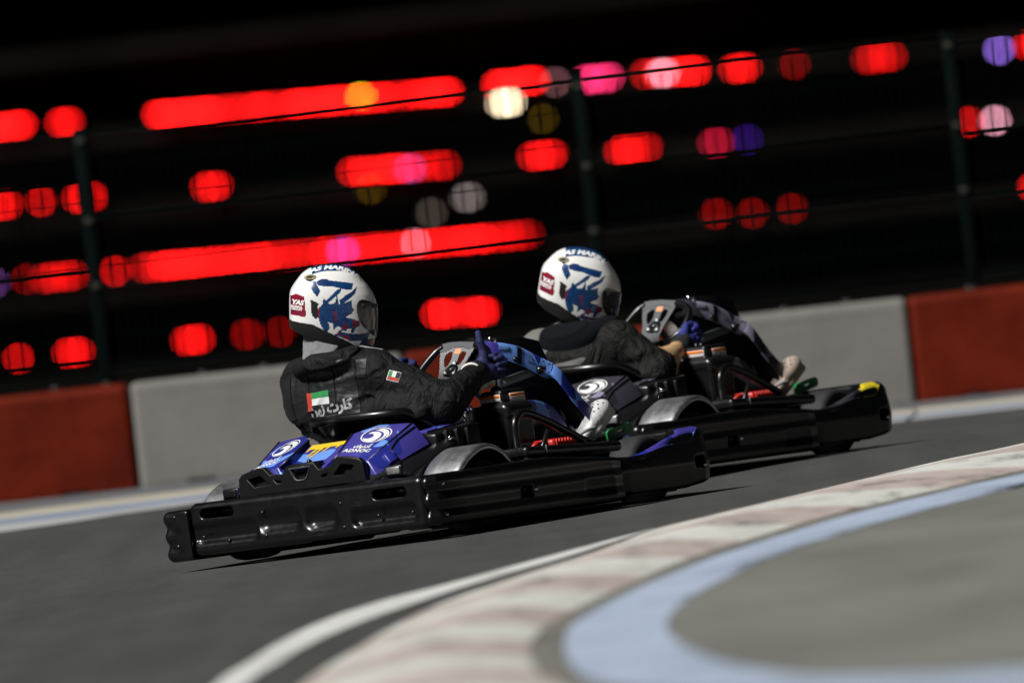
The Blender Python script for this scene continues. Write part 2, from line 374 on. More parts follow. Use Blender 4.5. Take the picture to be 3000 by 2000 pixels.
white_out = [(4, -31.5), (1.4, -29.2), (-.05, -26.5), (-.62, -22.5), (-.74, -18.5), (-0.694, -15.208), (-0.636, -13.833), (-0.55, -12.07), (-0.428, -10.466), (-0.257, -9.203), (-0.073, -8.44), (0.112, -7.559), (0.403, -6.193), (0.757, -4.596)]
white_in = [(4, -31.3), (1.45, -29.05), (.05, -26.4), (-.5, -22.5), (-.61, -18.5), (-0.564, -15.755), (-.50, -14.5), (-0.42, -13.2), (-.3, -11.95), (-0.14, -10.686), (.02, -9.4), (0.2, -8.3), (0.45, -6.9), (0.759, -4.62)]
kerb_out = [(4, -30.2), (1.6, -28), (.2, -25.2), (-.36, -21.6), (-.47, -18.2), (-0.437, -16.288), (-0.31, -13.899), (-0.158, -11.6), (0.012, -10.018), (0.24, -8.446), (0.484, -6.95), (0.77, -4.62), (1.015, -3.769), (1.496, -2.077), (1.994, -0.299), (2.456, 1.1), (3.4, 3.0), (5.2, 5.6)]
kerb_in = [(4, -28), (2, -26.2), (.85, -23.8), (.35, -21.2), (0.203, -18.978), (0.171, -17.261), (0.179, -15.984), (0.237, -14.571), (0.343, -13.3), (0.53, -11.6), (0.70, -10.2), (0.874, -9.1), (1.106, -7.87), (1.334, -6.75), (1.598, -5.75), (1.929, -4.75), (2.166, -4.05), (3.2, -1.6), (4.4, .6), (6, 3.2)]
blue_out = [(4, -27.2), (2.1, -25.5), (.98, -23.2), (.45, -20.9), (0.295, -19.364), (0.266, -18.085), (0.268, -16.602), (0.304, -15.157), (0.399, -13.815), (0.571, -12.136), (0.717, -11.0), (0.90, -9.72), (1.186, -8.2), (1.408, -7.15), (1.737, -6.0), (2.135, -4.81), (3.2, -2.3), (4.5, -.1), (6.1, 2.4)]
blue_in = [(4, -25.4), (2.2, -24.3), (1.3, -22.9), (0.853, -21.709), (0.706, -20.751), (0.595, -19.145), (0.55, -17.704), (0.545, -16.538), (0.578, -15.5), (0.65, -14.298), (0.796, -12.788), (1.007, -11.083), (1.323, -9.3), (1.655, -7.95), (2.022, -6.8), (3.1, -4.1), (4.5, -1.8), (6.2, .7)]
def dense(P, n=14): return np.array([(p.x, p.y) for p in catmull([Vector((a, b_, 0)) for a, b_ in P], n)])
def near(A, B):
    "for each point of A the nearest point of B"
    d = ((A[:, None, :]-B[None])**2).sum(2); return B[d.argmin(1)]
def band(A, B, za, zb, rows=4):
    V = []; F = []
    for i in range(len(A)):
        for k in range(rows+1):
            t = k/rows; p = A[i]*(1-t)+B[i]*t; V.append((p[0], p[1], gz(*p)+za+(zb-za)*t))
    for i in range(len(A)-1):
        for k in range(rows): F.append((i*(rows+1)+k, i*(rows+1)+k+1, (i+1)*(rows+1)+k+1, (i+1)*(rows+1)+k))
    return V, F
WO, KO, KI, BO, BI = [dense(P) for P in (white_out, kerb_out, kerb_in, blue_out, blue_in)]
def up(g):
    V, F = g; out = []
    for q in F:
        a, b_, c = (Vector(V[i]) for i in q[:3]); out.append(q if (b_-a).cross(c-a).z > 0 else tuple(reversed(q)))
    return V, out
# painted white edge line, on the asphalt
WI = dense(white_in); tl = np.linspace(0, 1, 160)
rs = lambda P: np.stack([np.interp(tl, np.linspace(0, 1, len(P)), P[:, k]) for k in (0, 1)], 1)
tag(mk('edge_line', up(band(rs(WO), rs(WO)+.72*(rs(WI)-rs(WO)), .004, .004, 1)), LINE), 'white painted line along the outer edge of the kerb', kind='structure')
tag(mk('kerb_margin', up(band(KI, near(KI, BO), .007, .009, 2)), CONC2), 'narrow grey concrete strip between kerb and blue band', kind='structure')
tag(mk('blue_band', up(band(BO, near(BO, BI), .012, .014, 2)), BLUEP), 'pale blue painted band curving round the infield', kind='structure')
inf = [(p[0], p[1]) for p in BI] + [(60, 20), (60, -25.4)]
cV, cF = flat([inf])
cV = [(x, y, gz(x, y)+.012) for x, y, _ in cV]
bm = bmesh.new(); bv = [bm.verts.new(p) for p in cV]
for q in cF:
    try: bm.faces.new([bv[i] for i in q])
    except ValueError: pass
bmesh.ops.triangulate(bm, faces=bm.faces[:])
for _ in range(4):
    es = [e for e in bm.edges if e.calc_length() > 1.5]
    bmesh.ops.subdivide_edges(bm, edges=es, cuts=1); bmesh.ops.triangulate(bm, faces=bm.faces[:])
for v in bm.verts: v.co.z = gz(v.co.x, v.co.y)+.012
tag(mk('infield', up(bm_out(bm)), CONC), 'olive grey concrete infield inside the blue band', kind='structure')
# kerb: painted blocks, alternating, each its own piece
kerb = tag(empty('kerb'), 'low sloped kerb of worn white and faded red painted blocks', kind='structure')
KOn = near(KI, KO)
seg = np.r_[0, np.cumsum(np.linalg.norm(np.diff(KI, axis=0), axis=1))]
cuts = np.arange(0, seg[-1], 1.22); rng = random.Random(4)
for bi in range(len(cuts)-1):
    s = np.linspace(cuts[bi]+.006, cuts[bi+1]-.006, 7)
    A = np.stack([np.interp(s, seg, KI[:, 0]), np.interp(s, seg, KI[:, 1])], 1)
    B = np.stack([np.interp(s, seg, KOn[:, 0]), np.interp(s, seg, KOn[:, 1])], 1)
    hh = rng.uniform(-.002, .002); V = []; F = []; prof = [(0, -.03), (0, .008), (.15, .028), (.32, .044), (.45, .050), (.60, .044), (.80, .024), (.94, .008), (1, .003), (1, -.03)]
    for i in range(7):
        for t, z in prof:
            p = A[i]*(1-t)+B[i]*t; V.append((p[0], p[1], gz(*p)+z+hh))
    n = len(prof)
    for i in range(6):
        for k in range(n-1): F.append((i*n+k, (i+1)*n+k, (i+1)*n+k+1, i*n+k+1))
    F += [tuple(range(n)), tuple(reversed(range(6*n, 7*n)))]
    mk('kerb_block', (V, F), KW if bi % 2 else KR_, kerb, flat_angle=50)
# painted margin at the foot of the far barrier
def strip(name, A, B, z, m, label):
    A = dense(A, 6); B = dense(B, 6); n = max(len(A), len(B)); t = np.linspace(0, 1, n)
    ra = lambda P: np.stack([np.interp(t, np.linspace(0, 1, len(P)), P[:, k]) for k in (0, 1)], 1)
    tag(mk(name, up(band(ra(A), ra(B), z, z, 2)), m), label, kind='structure')
o1 = [(-9, 4.0), (-5, 6.8), (-2.22, 9.3), (-1.57, 10.5), (-.9, 11.6), (.8, 12.3), (2.33, 12.4), (3.05, 12.5), (9, 13)]
o2 = [(-9, 6.0), (-5, 9.2), (-2.3, 11.2), (-1.6, 11.9), (-.9, 12.7), (.8, 13.2), (2.4, 13.3), (3.1, 13.4), (9, 14)]
o3 = [(-9, 8.4), (-5, 11.4), (-2.35, 13.0), (-1.65, 13.6), (-.9, 14.2), (.8, 14.4), (2.45, 14.5), (3.2, 14.6), (9, 15)]
o4 = [(-9, 10.6), (-5, 13.4), (-2.41, 15.0), (-1.69, 15.6), (-.9, 16.0), (.8, 16.1), (2.5, 16.2), (3.25, 16.2), (9, 16.6)]
o5 = [(-9, 18.6), (-5, 18.6), (-2.41, 18.6), (-1.69, 18.6), (-.9, 18.6), (.8, 18.6), (2.5, 18.6), (3.25, 18.6), (9, 18.6)]
PALE = ramp_mat('pale_paint', ((.26, .26, .25), (.36, .36, .36), (.42, .42, .41)), 1.5)
CRM = ramp_mat('cream_paint', ((.30, .27, .2), (.46, .42, .33), (.5, .46, .38)), 1.5)
DBLU = ramp_mat('dull_blue_paint', ((.13, .16, .22), (.19, .23, .32), (.23, .27, .36)), 1.5)
GRYB = ramp_mat('grey_margin_paint', ((.08, .085, .09), (.115, .12, .13), (.15, .155, .165)), 1.5)
strip('far_edge_line', o1, o2, .004, PALE, 'pale painted line on the far edge of the track')
strip('far_blue_band', o2, o3, .004, DBLU, 'dull blue painted band near the far barrier')
strip('far_cream_band', o3, o4, .004, CRM, 'cream painted band near the far barrier')
strip('far_margin', o4, o5, .004, GRYB, 'grey painted margin at the foot of the barrier blocks')

# barrier blocks
BRED = mat('barrier_red', (.135, .0125, .0030), .6, spec=.10, col2=(.070, .0060, .002), vscale=2.4, bump=.08, bscale=30)
BWHT = mat('barrier_white', (.20, .192, .176), .6, spec=.2, col2=(.155, .147, .132), vscale=1.9, bump=.08, bscale=30)
def barrier_geo(Lx):
    def fn(X, Y, Z):
        d = sbox(X, Y, Z, (0, .24, .315), (Lx-.012, .46+0*1, .63), .035)
        d = smax(d, -sbox(X, Y, Z, (0, 0, .535), (Lx+1, .016, .02), .006), .01)
        for cx in (-Lx*.27, Lx*.27): d = smax(d, -sbox(X, Y, Z, (cx, .24, 0), (.16, 1, .07), .02), .01)
        return d
    return nets(fn, (-Lx/2-.03, -.03, -.03), (Lx/2+.03, .52, .68), .015)
edges = [-4.88, -3.32, -1.752, -.163, 1.376, 2.758, 4.25, 5.78, 7.3]
labs = ['pale grey-white barrier block outside the left edge of the picture', 'red barrier block at the left edge of the picture', 'pale grey-white barrier block behind the blue kart', 'red barrier block behind the steering wheel of the blue kart',
        'pale grey-white barrier block behind the nose of the grey kart', 'red barrier block at the right edge of the picture', 'pale grey-white barrier block outside the right edge of the picture', 'red barrier block farthest right, outside the picture']
for i in range(8):
    a, b_ = edges[i], edges[i+1]
    bl = empty('barrier_block', Matrix.Translation(((a+b_)/2, 18.5, .03)))
    tag(bl, labs[i], 'barrier', 'barrier blocks along the track')
    c = BRED if i % 2 else BWHT
    mk('shell', barrier_geo(b_-a), c, bl)
    mk('filler_cap', lathe([(0, .0001), (0, .045), (.02, .045), (.02, .0001)], 14, 'z', (0, .24, .628)), BLK2, bl)
    for hx in (-.36, .36): mk('lifting_eye', tube([(hx-.03, .24, .625), (hx-.03, .24, .645), (hx+.03, .24, .645), (hx+.03, .24, .625)], .008, 8), BLK2, bl)

# mesh fence behind the barrier
FG = mat('fence_green', (.0008, .0030, .0028), .7, spec=.05); FCL = mat('fence_clip', (.03, .03, .018), .5)
FY = 19.5
fence = tag(empty('mesh_fence', Matrix.Translation((0, FY, .04))), 'dark green welded wire mesh fence on posts behind the barrier blocks', 'fence')
posts = [-4.8, -1.903, 1.024, 3.199, 6.1]
for px in posts:
    po = mk('post', rbox((px, 0, 1.065), (.075, .06, 2.13), .008), FG, fence)
    for z in (.25, .62, 1.2, 1.58, 2.05): mk('clip', rbox((px, -.036, z), (.045, .02, .03), .004), FCL, po)
pan = [(-4.8, -1.903, (2.10, 1.785, 1.285, .785)), (-1.903, 1.024, (2.085, 1.60, 1.197, .7)), (1.024, 3.199, (2.085, 1.585, 1.19, .7)), (3.199, 6.1, (2.052, 1.547, 1.16, .7))]
for a, b_, rz in pan:
    V = []; F = []; x = a+.05
    while x < b_-.03:
        g = rbox((x, 0, 1.04), (.007, .005, 2.06), 0); n = len(V); V += g[0]; F += [tuple(i+n for i in q) for q in g[1]]; x += .055
    z = .1
    while z < 2.05:
        g = rbox(((a+b_)/2, .006, z), (b_-a-.08, .004, .004), 0); n = len(V); V += g[0]; F += [tuple(i+n for i in q) for q in g[1]]; z += .2
    w = mk('mesh_panel', (V, F), FG, fence, smooth=False)
    for z in rz: mk('rail', rbox(((a+b_)/2, -.02, z), (b_-a-.08, .03, .0145), .003, 1), FG, w)

# building far behind, coloured night-dark, its storeys edged with coloured light strips
BY = 400.0
FAC = mat('night_tone_facade', (.0165, .0105, .0085), .8, spec=.1, var=.5, vscale=.15); SLAB = mat('night_tone_slab', (.0105, .0080, .0062), .8, spec=.1, var=.4, vscale=.3)  # unlit night and a faint reddish haze are put into these base colours
bld = tag(empty('terrace_building', Matrix.Translation((0, BY, -.7))), 'terraced building coloured night-dark, with rows of red lights behind the fence', 'building')
mk('wall', rbox((4, 6.2, 13), (150, 6, 27), 0), FAC, bld, smooth=False)
for z in (2.9, 6.0, 9.0, 12.4, 15.6, 18.8, 22): mk('floor_slab', rbox((4, 1.9, z), (150, 3.0, .35), .03, 1), SLAB, bld, smooth=False)
for x in np.arange(-66, 75, 9.0): mk('column', rbox((x, 2.6, 13), (.6, .6, 26.4), .05, 1), SLAB, bld, smooth=False)
for x in np.arange(-61.5, 70, 4.5):
    pass
EM = {'red': ((1, .006, .006), 13), 'dimred': ((1, .004, .003), 3.6), 'crimson': ((1, .01, .06), 5.5), 'pink': ((1, .03, .16), 13), 'pinkwhite': ((1, .42, .55), 15), 'dimpink': ((.9, .35, .4), 3),
      'pinkdot': ((.9, .1, .5), 6), 'amber': ((.75, .8, .01), 26), 'dimamber': ((.9, .5, .02), 1.1), 'warm': ((1, .80, .52), 20), 'violet': ((.40, .20, 1), 13), 'blueviolet': ((.16, .02, .9), 2.6),
      'violetdot': ((.45, .12, .9), 6), 'violetdim': ((.4, .12, .6), 4), 'grey': ((.9, .72, .70), 2.6), 'dimgrey': ((.8, .65, .5), 1.2)}
EMM = {k: emit('glow_'+k, *v) for k, v in EM.items()}
LIGHTS = [('red', -16.89, 9.32, -14.29, 9.12), ('red', -14.15, 9.19, -12.49, 9.1), ('red', -10.38, 9.05, 2.51, 8.65), ('red', 3.01, 8.83, 5.92, 8.65), ('dimpink', 5.57, 8.62, 6.43, 8.56), ('amber', -2.31, 8.9, -0.99, 8.76), ('warm', 3.14, 8.1, 4.84, 7.91), ('pink', 6.52, 8.62, 8.82, 8.47), ('red', 8.83, 8.54, 12.26, 8.4), ('pinkwhite', 9.52, 8.53, 10.97, 8.44), ('red', 12.39, 8.38, 14.18, 8.29), ('dimred', 14.83, 8.29, 16.02, 8.19), ('red', 17.57, 8.19, 19.97, 8.08), ('violet', 22.89, 7.98, 24.08, 7.9), ('red', 23.96, 8.0, 25.64, 7.96), ('red', 21.47, 5.28, 22.44, 5.21), ('pinkwhite', 22.34, 5.25, 23.69, 5.14), ('red', -16.89, 6.21, -15.26, 6.13), ('red', -15.14, 6.17, -14.02, 6.12), ('red', -13.8, 6.14, -11.91, 6.07), ('red', -8.74, 6.02, -6.97, 5.98), ('red', -3.01, 5.99, 2.08, 5.8), ('pinkdot', -0.75, 5.91, 0.7, 5.78), ('dimamber', -2.33, 5.29, -1.01, 5.15), ('grey', 1.33, 4.53, 2.83, 4.4), ('red', 4.15, 5.83, 6.24, 5.74), ('red', 7.52, 5.67, 10.05, 5.58), ('crimson', 11.26, 5.57, 12.8, 5.5), ('blueviolet', 12.64, 5.57, 13.86, 5.47), ('dimred', -16.01, 3.22, -14.99, 3.15), ('red', -15.5, 3.2, -12.93, 3.07), ('red', -12.58, 3.12, -11.38, 3.09), ('red', -11.55, 3.14, 4.72, 2.74), ('dimred', 3.6, 2.80, 4.98, 2.75), ('violetdot', -3.75, 2.94, -2.29, 2.85), ('pinkwhite', -0.82, 2.92, 0.47, 2.88), ('dimgrey', -0.09, 4.08, 1.27, 3.97), ('dimred', 11.04, 2.79, 12.41, 2.72), ('dimred', 12.57, 2.67, 13.72, 2.59), ('dimred', 14.17, 2.66, 15.24, 2.61), ('red', 23.59, 2.47, 25.03, 2.41), ('red', -16.78, 0.16, -15.5, 0.09), ('red', -14.84, 0.17, -13.09, 0.08), ('red', -10.16, 0.14, -8.33, 0.05), ('dimred', -7.84, 0.12, -6.39, 0.03), ('dimred', -6.42, 0.07, -5.19, -0.0), ('red', -0.33, 0.08, 2.98, -0.08), ('violetdim', -17.22, 3.22, -16.23, 3.14), ('dimamber', 4.77, 7.25, 5.93, 7.17)]
lrng = random.Random(11); REDS = [emit('glow_red_%d' % i, (1, .006, .006), v) for i, v in enumerate((7, 13, 19))]
DK = mat('lamp_housing', (.01, .01, .01), .6)
for k, (c, x0, z0, x1, z1) in enumerate(LIGHTS):
    hw = (x1-x0)/2-.52; cx = (x0+x1)/2; cz = (z0+z1)/2+.7
    hw = max(hw, .13); y = -.02*(k % 5)
    sl_ = (z1-z0)/(x1-x0) if hw > 1 else 0
    ls = None; xa = -hw                                  # long strips are rows of lit tubes of uneven brightness
    while xa < hw-.02:
        ln = min(hw-xa, 2*hw if hw < .6 else lrng.uniform(.45, 1.5)); ln = hw-xa if hw-xa-ln < .25 else ln
        V, F = rbox((xa+ln/2, 0, 0), (max(.05, ln-(.10 if hw > .6 else 0)), .12, .15), .03, 1); xa += ln
        V = [(cx+p[0], y+p[1], cz+p[2]+sl_*p[0]) for p in V]
        q = EMM[c] if (c != 'red' or hw < .6) else REDS[lrng.choice((0, 1, 1, 2, 2))]
        ob = mk(('light_tube' if ls is not None else 'light_strip') if hw > .5 else 'lamp', (V, F), q, ls if ls is not None else bld)
        if ls is None: ls = ob
    V, F = rbox((0, .16, .0), (2*hw+.1, .18, .2), .02, 1)
    mk('lamp_housing', ([(cx+p[0], y+p[1], cz+p[2]+sl_*p[0]) for p in V], F), DK, ls)
# ------------------------------------------------------------------ the karts (built once in kart space: x right, y forward, z up)
def kart_matrix(x, y, z, yaw, lean):
    c, s = math.cos(rad(yaw)), math.sin(rad(yaw)); cl, sl2 = math.cos(rad(lean)), math.sin(rad(lean))
    Rz = Matrix(((c, s, 0), (-s, c, 0), (0, 0, 1))); Ry = Matrix(((cl, 0, -sl2), (0, 1, 0), (sl2, 0, cl)))
    return Matrix.Translation((x, y, z)) @ (Rz @ Ry).to_4x4()
KM1 = kart_matrix(0, 0, 0, 38, 2.0)
KM2 = kart_matrix(.914, 3.135, .070, 36.3, 1.4)
kart = empty('go_kart', KM1)
K = kart
# rear bumper: one moulded beam with pressed recesses and two slots
def f_bumper(X, Y, Z):
    zc = Z+.0
    Z = Z+.014*(X-.4)
    d = sbox(X, Y, Z, (.055, -.945, .137), (1.225, .115, .217), .030)
    rec = [(-.380, .118, .33, .070, .02), (-.09, .140, .225, .085, .040), (.130, .132, .165, .085, .035), (.455, .108, .325, .060, .02)]
    for cx, cz, w, h, r in rec:
        d = smax(d, -sbox(X, Y+(Z-cz)*.25, Z, (cx, -1.01, cz), (w, .062, h), r), .026)
    for cx, cz in ((-.408, .199), (.494, .190)): d = smax(d, -sbox(X, Y, Z, (cx, -.98, cz), (.175, .14, .040), .019), .004)
    d = smax(d, -sbox(X, Y, Z, (.30, -.95, .016), (.5, .3, .03), .01), .02)
    return d
rb = mk('rear_bumper', nets(f_bumper, (-.60, -1.03, .0), (.70, -.86, .29), .005), BLK, K)
for x, z in ((-.49, .117), (-.17, .184), (-.163, .088), (.24, .175), (.244, .078), (.604, .100), (.427, .105), (-.36, .09)):
    mk('bolt', dome((x, -1.0, z), (0, -1, .2), .009, .8), BLK2, rb)
# side pods, three soft lobes on the outer face
def f_pod(xw):
    def f(X, Y, Z):
        am = np.clip((Y+.96)/.12, .35, 1)
        lob = .017*am*(np.abs(np.cos((Z-.032)/.205*3*math.pi)) - 0) if False else (.0035+.008*np.clip((-.80-Y)/.12, 0, 1))*(.5+.5*np.cos((Z-.025)/.073*2*math.pi))
        plan = spoly(X, Y, [(xw, -1.0), (.685, -1.0), (.716, -.965), (.722, -.90), (.722, .20), (.70, .285), (.655, .315), (.50, .315), (.50, -.30), (.545, -.40), (.56, -.86), (xw, -.90)])
        d2 = plan+.012+lob*np.clip((X-.60)/.06, 0, 1)
        top = .240+.010*np.clip((Y+1)/.7, 0, 1)-.040*np.clip((Y+.2)/.5, 0, 1)
        zz = np.abs(Z-(top+.030)/2)-(top-.030)/2+.018
        d = np.minimum(np.maximum(d2, zz), 0)+np.sqrt(np.maximum(d2, 0)**2+np.maximum(zz, 0)**2)-.018
        d = smax(d, -sbox(X, Y, Z, (.72, -.394, .124), (.07, .082, .038), .006), .004)
        d = smax(d, -sbox(X, Y, Z, (.75, .10, .10), (.06, .20, .05), .02), .02)
        return d
    return f
pg = nets(f_pod(.672), (.48, -1.03, .01), (.76, .34, .28), .0065)
sp = mk('side_pod', pg, BLK, K)
for (x, y, z) in ((.716, -.931, .200), (.716, -.931, .074), (.724, -.335, .128)): mk('bolt', dome((x, y, z), (1, -.3, .3), .012, .8), CHROME, sp)
pg2 = mirror(nets(f_pod(.566), (.48, -1.03, .01), (.76, .34, .28), .0065))
sp2 = mk('side_pod', pg2, BLK, K)
for z in (.212, .092): mk('bolt', dome((-.63, -1.0, z), (0, -1, .2), .011, .8), BLK2, sp2)
for s in (1, -1):
    g = nets(lambda X, Y, Z: sbox(X, Y, Z-.270+.045*(Y-.0)*.9+0*X, (.61, .005, 0), (.17, .645, .042), .016), (.5, -.35, .2), (.72, .36, .33), .007)
    st = mk('side_step', g if s > 0 else mirror(g), BLK2, K)
    mk('seam', rbox((s*.697, -.19, .282), (.006, .004, .036), .001, 1), GREYM, st)
# front bumper / nose: a U in plan with a rising top edge
NP = [(.590, .335), (.615, .335), (.645, .42), (.645, .84), (.642, .95), (.615, 1.015), (.54, 1.055), (.38, 1.075), (.0, 1.085)]
NP_full = NP + [(-x, y) for x, y in reversed(NP[:-1])] + [(-.590, .36), (-.590, .80), (-.50, .88), (.50, .88), (.590, .80), (.590, .36)]
def f_nose(X, Y, Z):
    AX = np.abs(X)
    d2 = spoly(X, Y, NP_full)+.02
    t = np.clip((Y-.42)/.45, 0, 1); top = .212+.085*(t*t*(3-2*t))-.10*np.clip((Y-.96)/.12, 0, 1)**2-.02*np.clip((.3-AX)/.3, 0, 1)-.55*np.clip(AX-.588, 0, .06)*np.clip((Y-.40)/.15, 0, 1)
    bot = .045+.02*np.clip((Y-.8)/.2, 0, 1)
    inw = .012*np.abs(np.clip((Z-.15)/.1, -1, 1))
    zz = np.abs(Z-(top+bot)/2)-(top-bot)/2+.02
    d = np.minimum(np.maximum(d2+inw, zz), 0)+np.sqrt(np.maximum(d2+inw, 0)**2+np.maximum(zz, 0)**2)-.02
    d = smax(d, -sbox(AX, Y, Z, (.63, .92, .152), (.2, .080, .040), .005), .004)
    d = smax(d, -sbox(AX, Y, Z, (.67, .75, .085), (.04, .5, .012), .004), .012)
    return d
ng = nets(f_nose, (-.68, .31, .02), (.68, 1.12, .33), .0075)
nose = mk('front_bumper', ng, BLK, K); nb = bvh_of(ng)
for s in (1, -1):
    mk('bolt', dome((s*.632, .955, .135), (s, .3, .2), .011, .8), CHROME, nose)
    path = [(s*.612, .45), (s*.616, .58), (s*.616, .70), (s*.614, .80), (s*.610, .90), (s*.59, .975)]
    wd = [.004, .012, .018, .021, .021, .012]
    outer = [(p[0]+s*w, p[1]) for p, w in zip(path, wd)]; inner = [(p[0]-s*w, p[1]) for p, w in zip(path, wd)]
    poly = [(p.x, p.y) for p in catmull([Vector((a, b_, 0)) for a, b_ in outer], 4)]+[(p.x, p.y) for p in reversed(catmull([Vector((a, b_, 0)) for a, b_ in inner], 4))]
    mk('wrap_stripe', drape(flat([poly]), frame((0, 0, .45), (1, 0, 0), (0, 0, 1)), nb, .002, .02, .5), BLUE, nose)
mk('wrap_stripe', drape(flat([[(-.3, .90), (.3, .90), (.25, .96), (-.25, .96)]]), frame((0, 0, .45), (1, 0, 0), (0, 0, 1)), nb, .002, .03, .5), BLUE, nose)

# wheels
def wheel(x0, x1, y, r, nm='wheel'):
    xc = (x0+x1)/2; w = abs(x1-x0)/2
    e = empty(nm); e.parent = K
    prof = [(-w*.8, r*.52), (-w, r*.62), (-w, r*.86), (-w*.86, r*.965), (-w*.55, r), (w*.55, r), (w*.86, r*.965), (w, r*.86), (w, r*.62), (w*.8, r*.52)]
    mk('tyre', lathe(prof, 40, 'x', (xc, y, r)), RUB, e)
    prof2 = [(-w*.8, r*.54), (-w*.84, r*.46), (-w*.3, r*.40), (-w*.2, .02), (w*.2, .02), (w*.3, r*.40), (w*.84, r*.46), (w*.8, r*.54)]
    rim = mk('rim', lathe(prof2, 28, 'x', (xc, y, r)), GREYM, e)
    mk('hub_nut', lathe([(0, .001), (0, .025), (.03, .02), (.03, .001)], 8, 'x', (x1 if x1 > 0 else x1-.03, y, r)), ALU, rim)
for s in (1, -1):
    wheel(s*.475, s*.665, -.575, .140); wheel(s*.44, s*.575, .665, .145)
mk('rear_axle', tube([(-.6, -.575, .14), (.6, -.575, .14)], .025, 12), GREYM, K)
mk('front_axle', tube([(-.5, .66, .13), (-.3, .64, .12), (.3, .64, .12), (.5, .66, .13)], .016, 8), GREYM, K)
# floor tray and frame tubes
mk('floor_tray', rbox((0, .12, .048), (.92, 1.7, .014), .004), BLK2, K)
mk('undertray', hull([(-.28, -.90, .05), (.12, -.90, .05), (.12, -.6, .05), (-.28, -.6, .05)], [(-.22, -.88, .018), (.08, -.88, .018), (.08, -.62, .018), (-.22, -.62, .018)], .008), BLK2, K)
for s in (1, -1): mk('frame_tube', tube(catmull([(s*.36, -.86, .08), (s*.36, -.3, .07), (s*.30, .5, .07), (s*.2, .9, .08)], 6), .015, 8), BLK2, K)
# mudguards over the rear wheels
def mudguard(s):
    prof = catmull([(0, -.79, .205), (0, -.768, .243), (0, -.725, .282), (0, -.672, .312), (0, -.60, .336), (0, -.525, .335), (0, -.455, .305), (0, -.41, .262), (0, -.392, .235)], 5)
    xs_ = [.488, .494, .505, .56, .62, .66, .676, .683, .684]; dz = [-.02, -.006, 0, 0, 0, 0, -.003, -.010, -.022]
    V = []; F = []; n = len(xs_); c = Vector((0, -.58, .14))
    for p in prof:
        nrm = (p-c).normalized()
        for x, d in zip(xs_, dz): q = p+nrm*d; V.append((x, q.y, q.z))
    for p in prof:
        nrm = (p-c).normalized()
        for x, d in zip(xs_, dz): q = p+nrm*(d-.006); V.append((min(max(x, .494), .678), q.y, q.z))
    m = len(prof); o = m*n
    for i in range(m-1):
        for k in range(n-1):
            F.append((i*n+k, i*n+k+1, (i+1)*n+k+1, (i+1)*n+k)); F.append((o+i*n+k, o+(i+1)*n+k, o+(i+1)*n+k+1, o+i*n+k+1))
        F.append((i*n, (i+1)*n, o+(i+1)*n, o+i*n)); F.append((i*n+n-1, o+i*n+n-1, o+(i+1)*n+n-1, (i+1)*n+n-1))
    for k in range(n-1):
        F.append((k, o+k, o+k+1, k+1)); a = (m-1)*n; F.append((a+k, a+k+1, o+a+k+1, o+a+k))
    return (V, F) if s > 0 else mirror((V, F))
for s in (1, -1):
    mg = mk('mudguard', mudguard(s), GUARD, K)
    mk('bolt', dome((s*.60, -.415, .285), (0, .6, .8), .012, .8), CHROME, mg)
    # inner bracket wedge between fairing and guard, with the reflector lamp
    br = mk('guard_bracket', hull([(s*.37, -.86, .285), (s*.47, -.80, .262), (s*.49, -.50, .372), (s*.43, -.46, .395)], [(s*.37, -.86, .16), (s*.47, -.80, .16), (s*.49, -.50, .16), (s*.43, -.46, .16)], .008), BLK2, K)
    lp = mk('reflector', rbox((s*.428, -.86, .276), (.088, .02, .048), .008), BLK2, br)
    mk('reflector_face', rbox((s*.43, -.872, .278), (.066, .006, .030), .004), MATS['aluminium'] if s > 0 else BLK2, br)
    mk('bolt', dome((s*.36, -.815, .335), (s*.5, -.5, .7), .010, .9), CHROME, br)
    mk('bolt', dome((s*.475, -.53, .38), (s*.3, -.5, .8), .010, .9), CHROME, br)

# rear fairing: two printed pods, a valley between them, and the black vent frame below
podT = [(.318, -.886, .334), (.15, -.886, .358), (.118, -.70, .453), (.195, -.625, .474), (.353, -.60, .463)]
podB = [(.365, -.90, .270), (.10, -.90, .28), (.092, -.70, .30), (.195, -.60, .30), (.425, -.60, .368)]
fair = empty('rear_fairing'); fair.parent = K
for s in (1, -1):
    t = [(s*a, b_, c) for a, b_, c in podT]; b2 = [(s*a, b_, c) for a, b_, c in podB]
    mk('printed_panel', hull(t, b2, .005), BLUE, fair, flat_angle=40)
    for a, b_ in ((0, 4), (1, 2)):
        mk('edge_strip', tube([Vector(t[a])+Vector((-s*.004, .004, -.0028)), Vector(t[b_])+Vector((-s*.004, -.006, -.0028))], .0052, 8), BLK2, fair)
    A_, T_, T2_, A2_ = [Vector((s*a, b_, c)) for a, b_, c in (podT[0], podT[4], podB[4], podB[0])]
    sn = (T_-A_).cross(A2_-A_).normalized(); sn = sn if sn.x*s > 0 else -sn
    SF = lambda a, b_, o=0.0: (A_.lerp(T_, a)).lerp(A2_.lerp(T2_, a), b_)+sn*o
    mk('scoop', hull([SF(.22, .30, .003), SF(.40, .30, .003), SF(.40, .95, .003), SF(.22, .95, .003)], [SF(.24, .38, .020), SF(.38, .38, .020), SF(.38, .95, .026), SF(.24, .95, .026)], .003), BLUE, fair)
    mk('edge_strip', tube([SF(.44, .98, .001), SF(.42, .30, .001), SF(.60, .14, .001), SF(.97, .16, .001)], .0042, 8), BLK2, fair)
val = hull([(-.095, -.905, .326), (.095, -.905, .326), (.115, -.705, .427), (-.115, -.705, .427)], [(-.09, -.90, .28), (.09, -.90, .28), (.11, -.70, .30), (-.11, -.70, .30)], .004)
vp = mk('valley_panel', val, BLUE, fair, flat_angle=40)
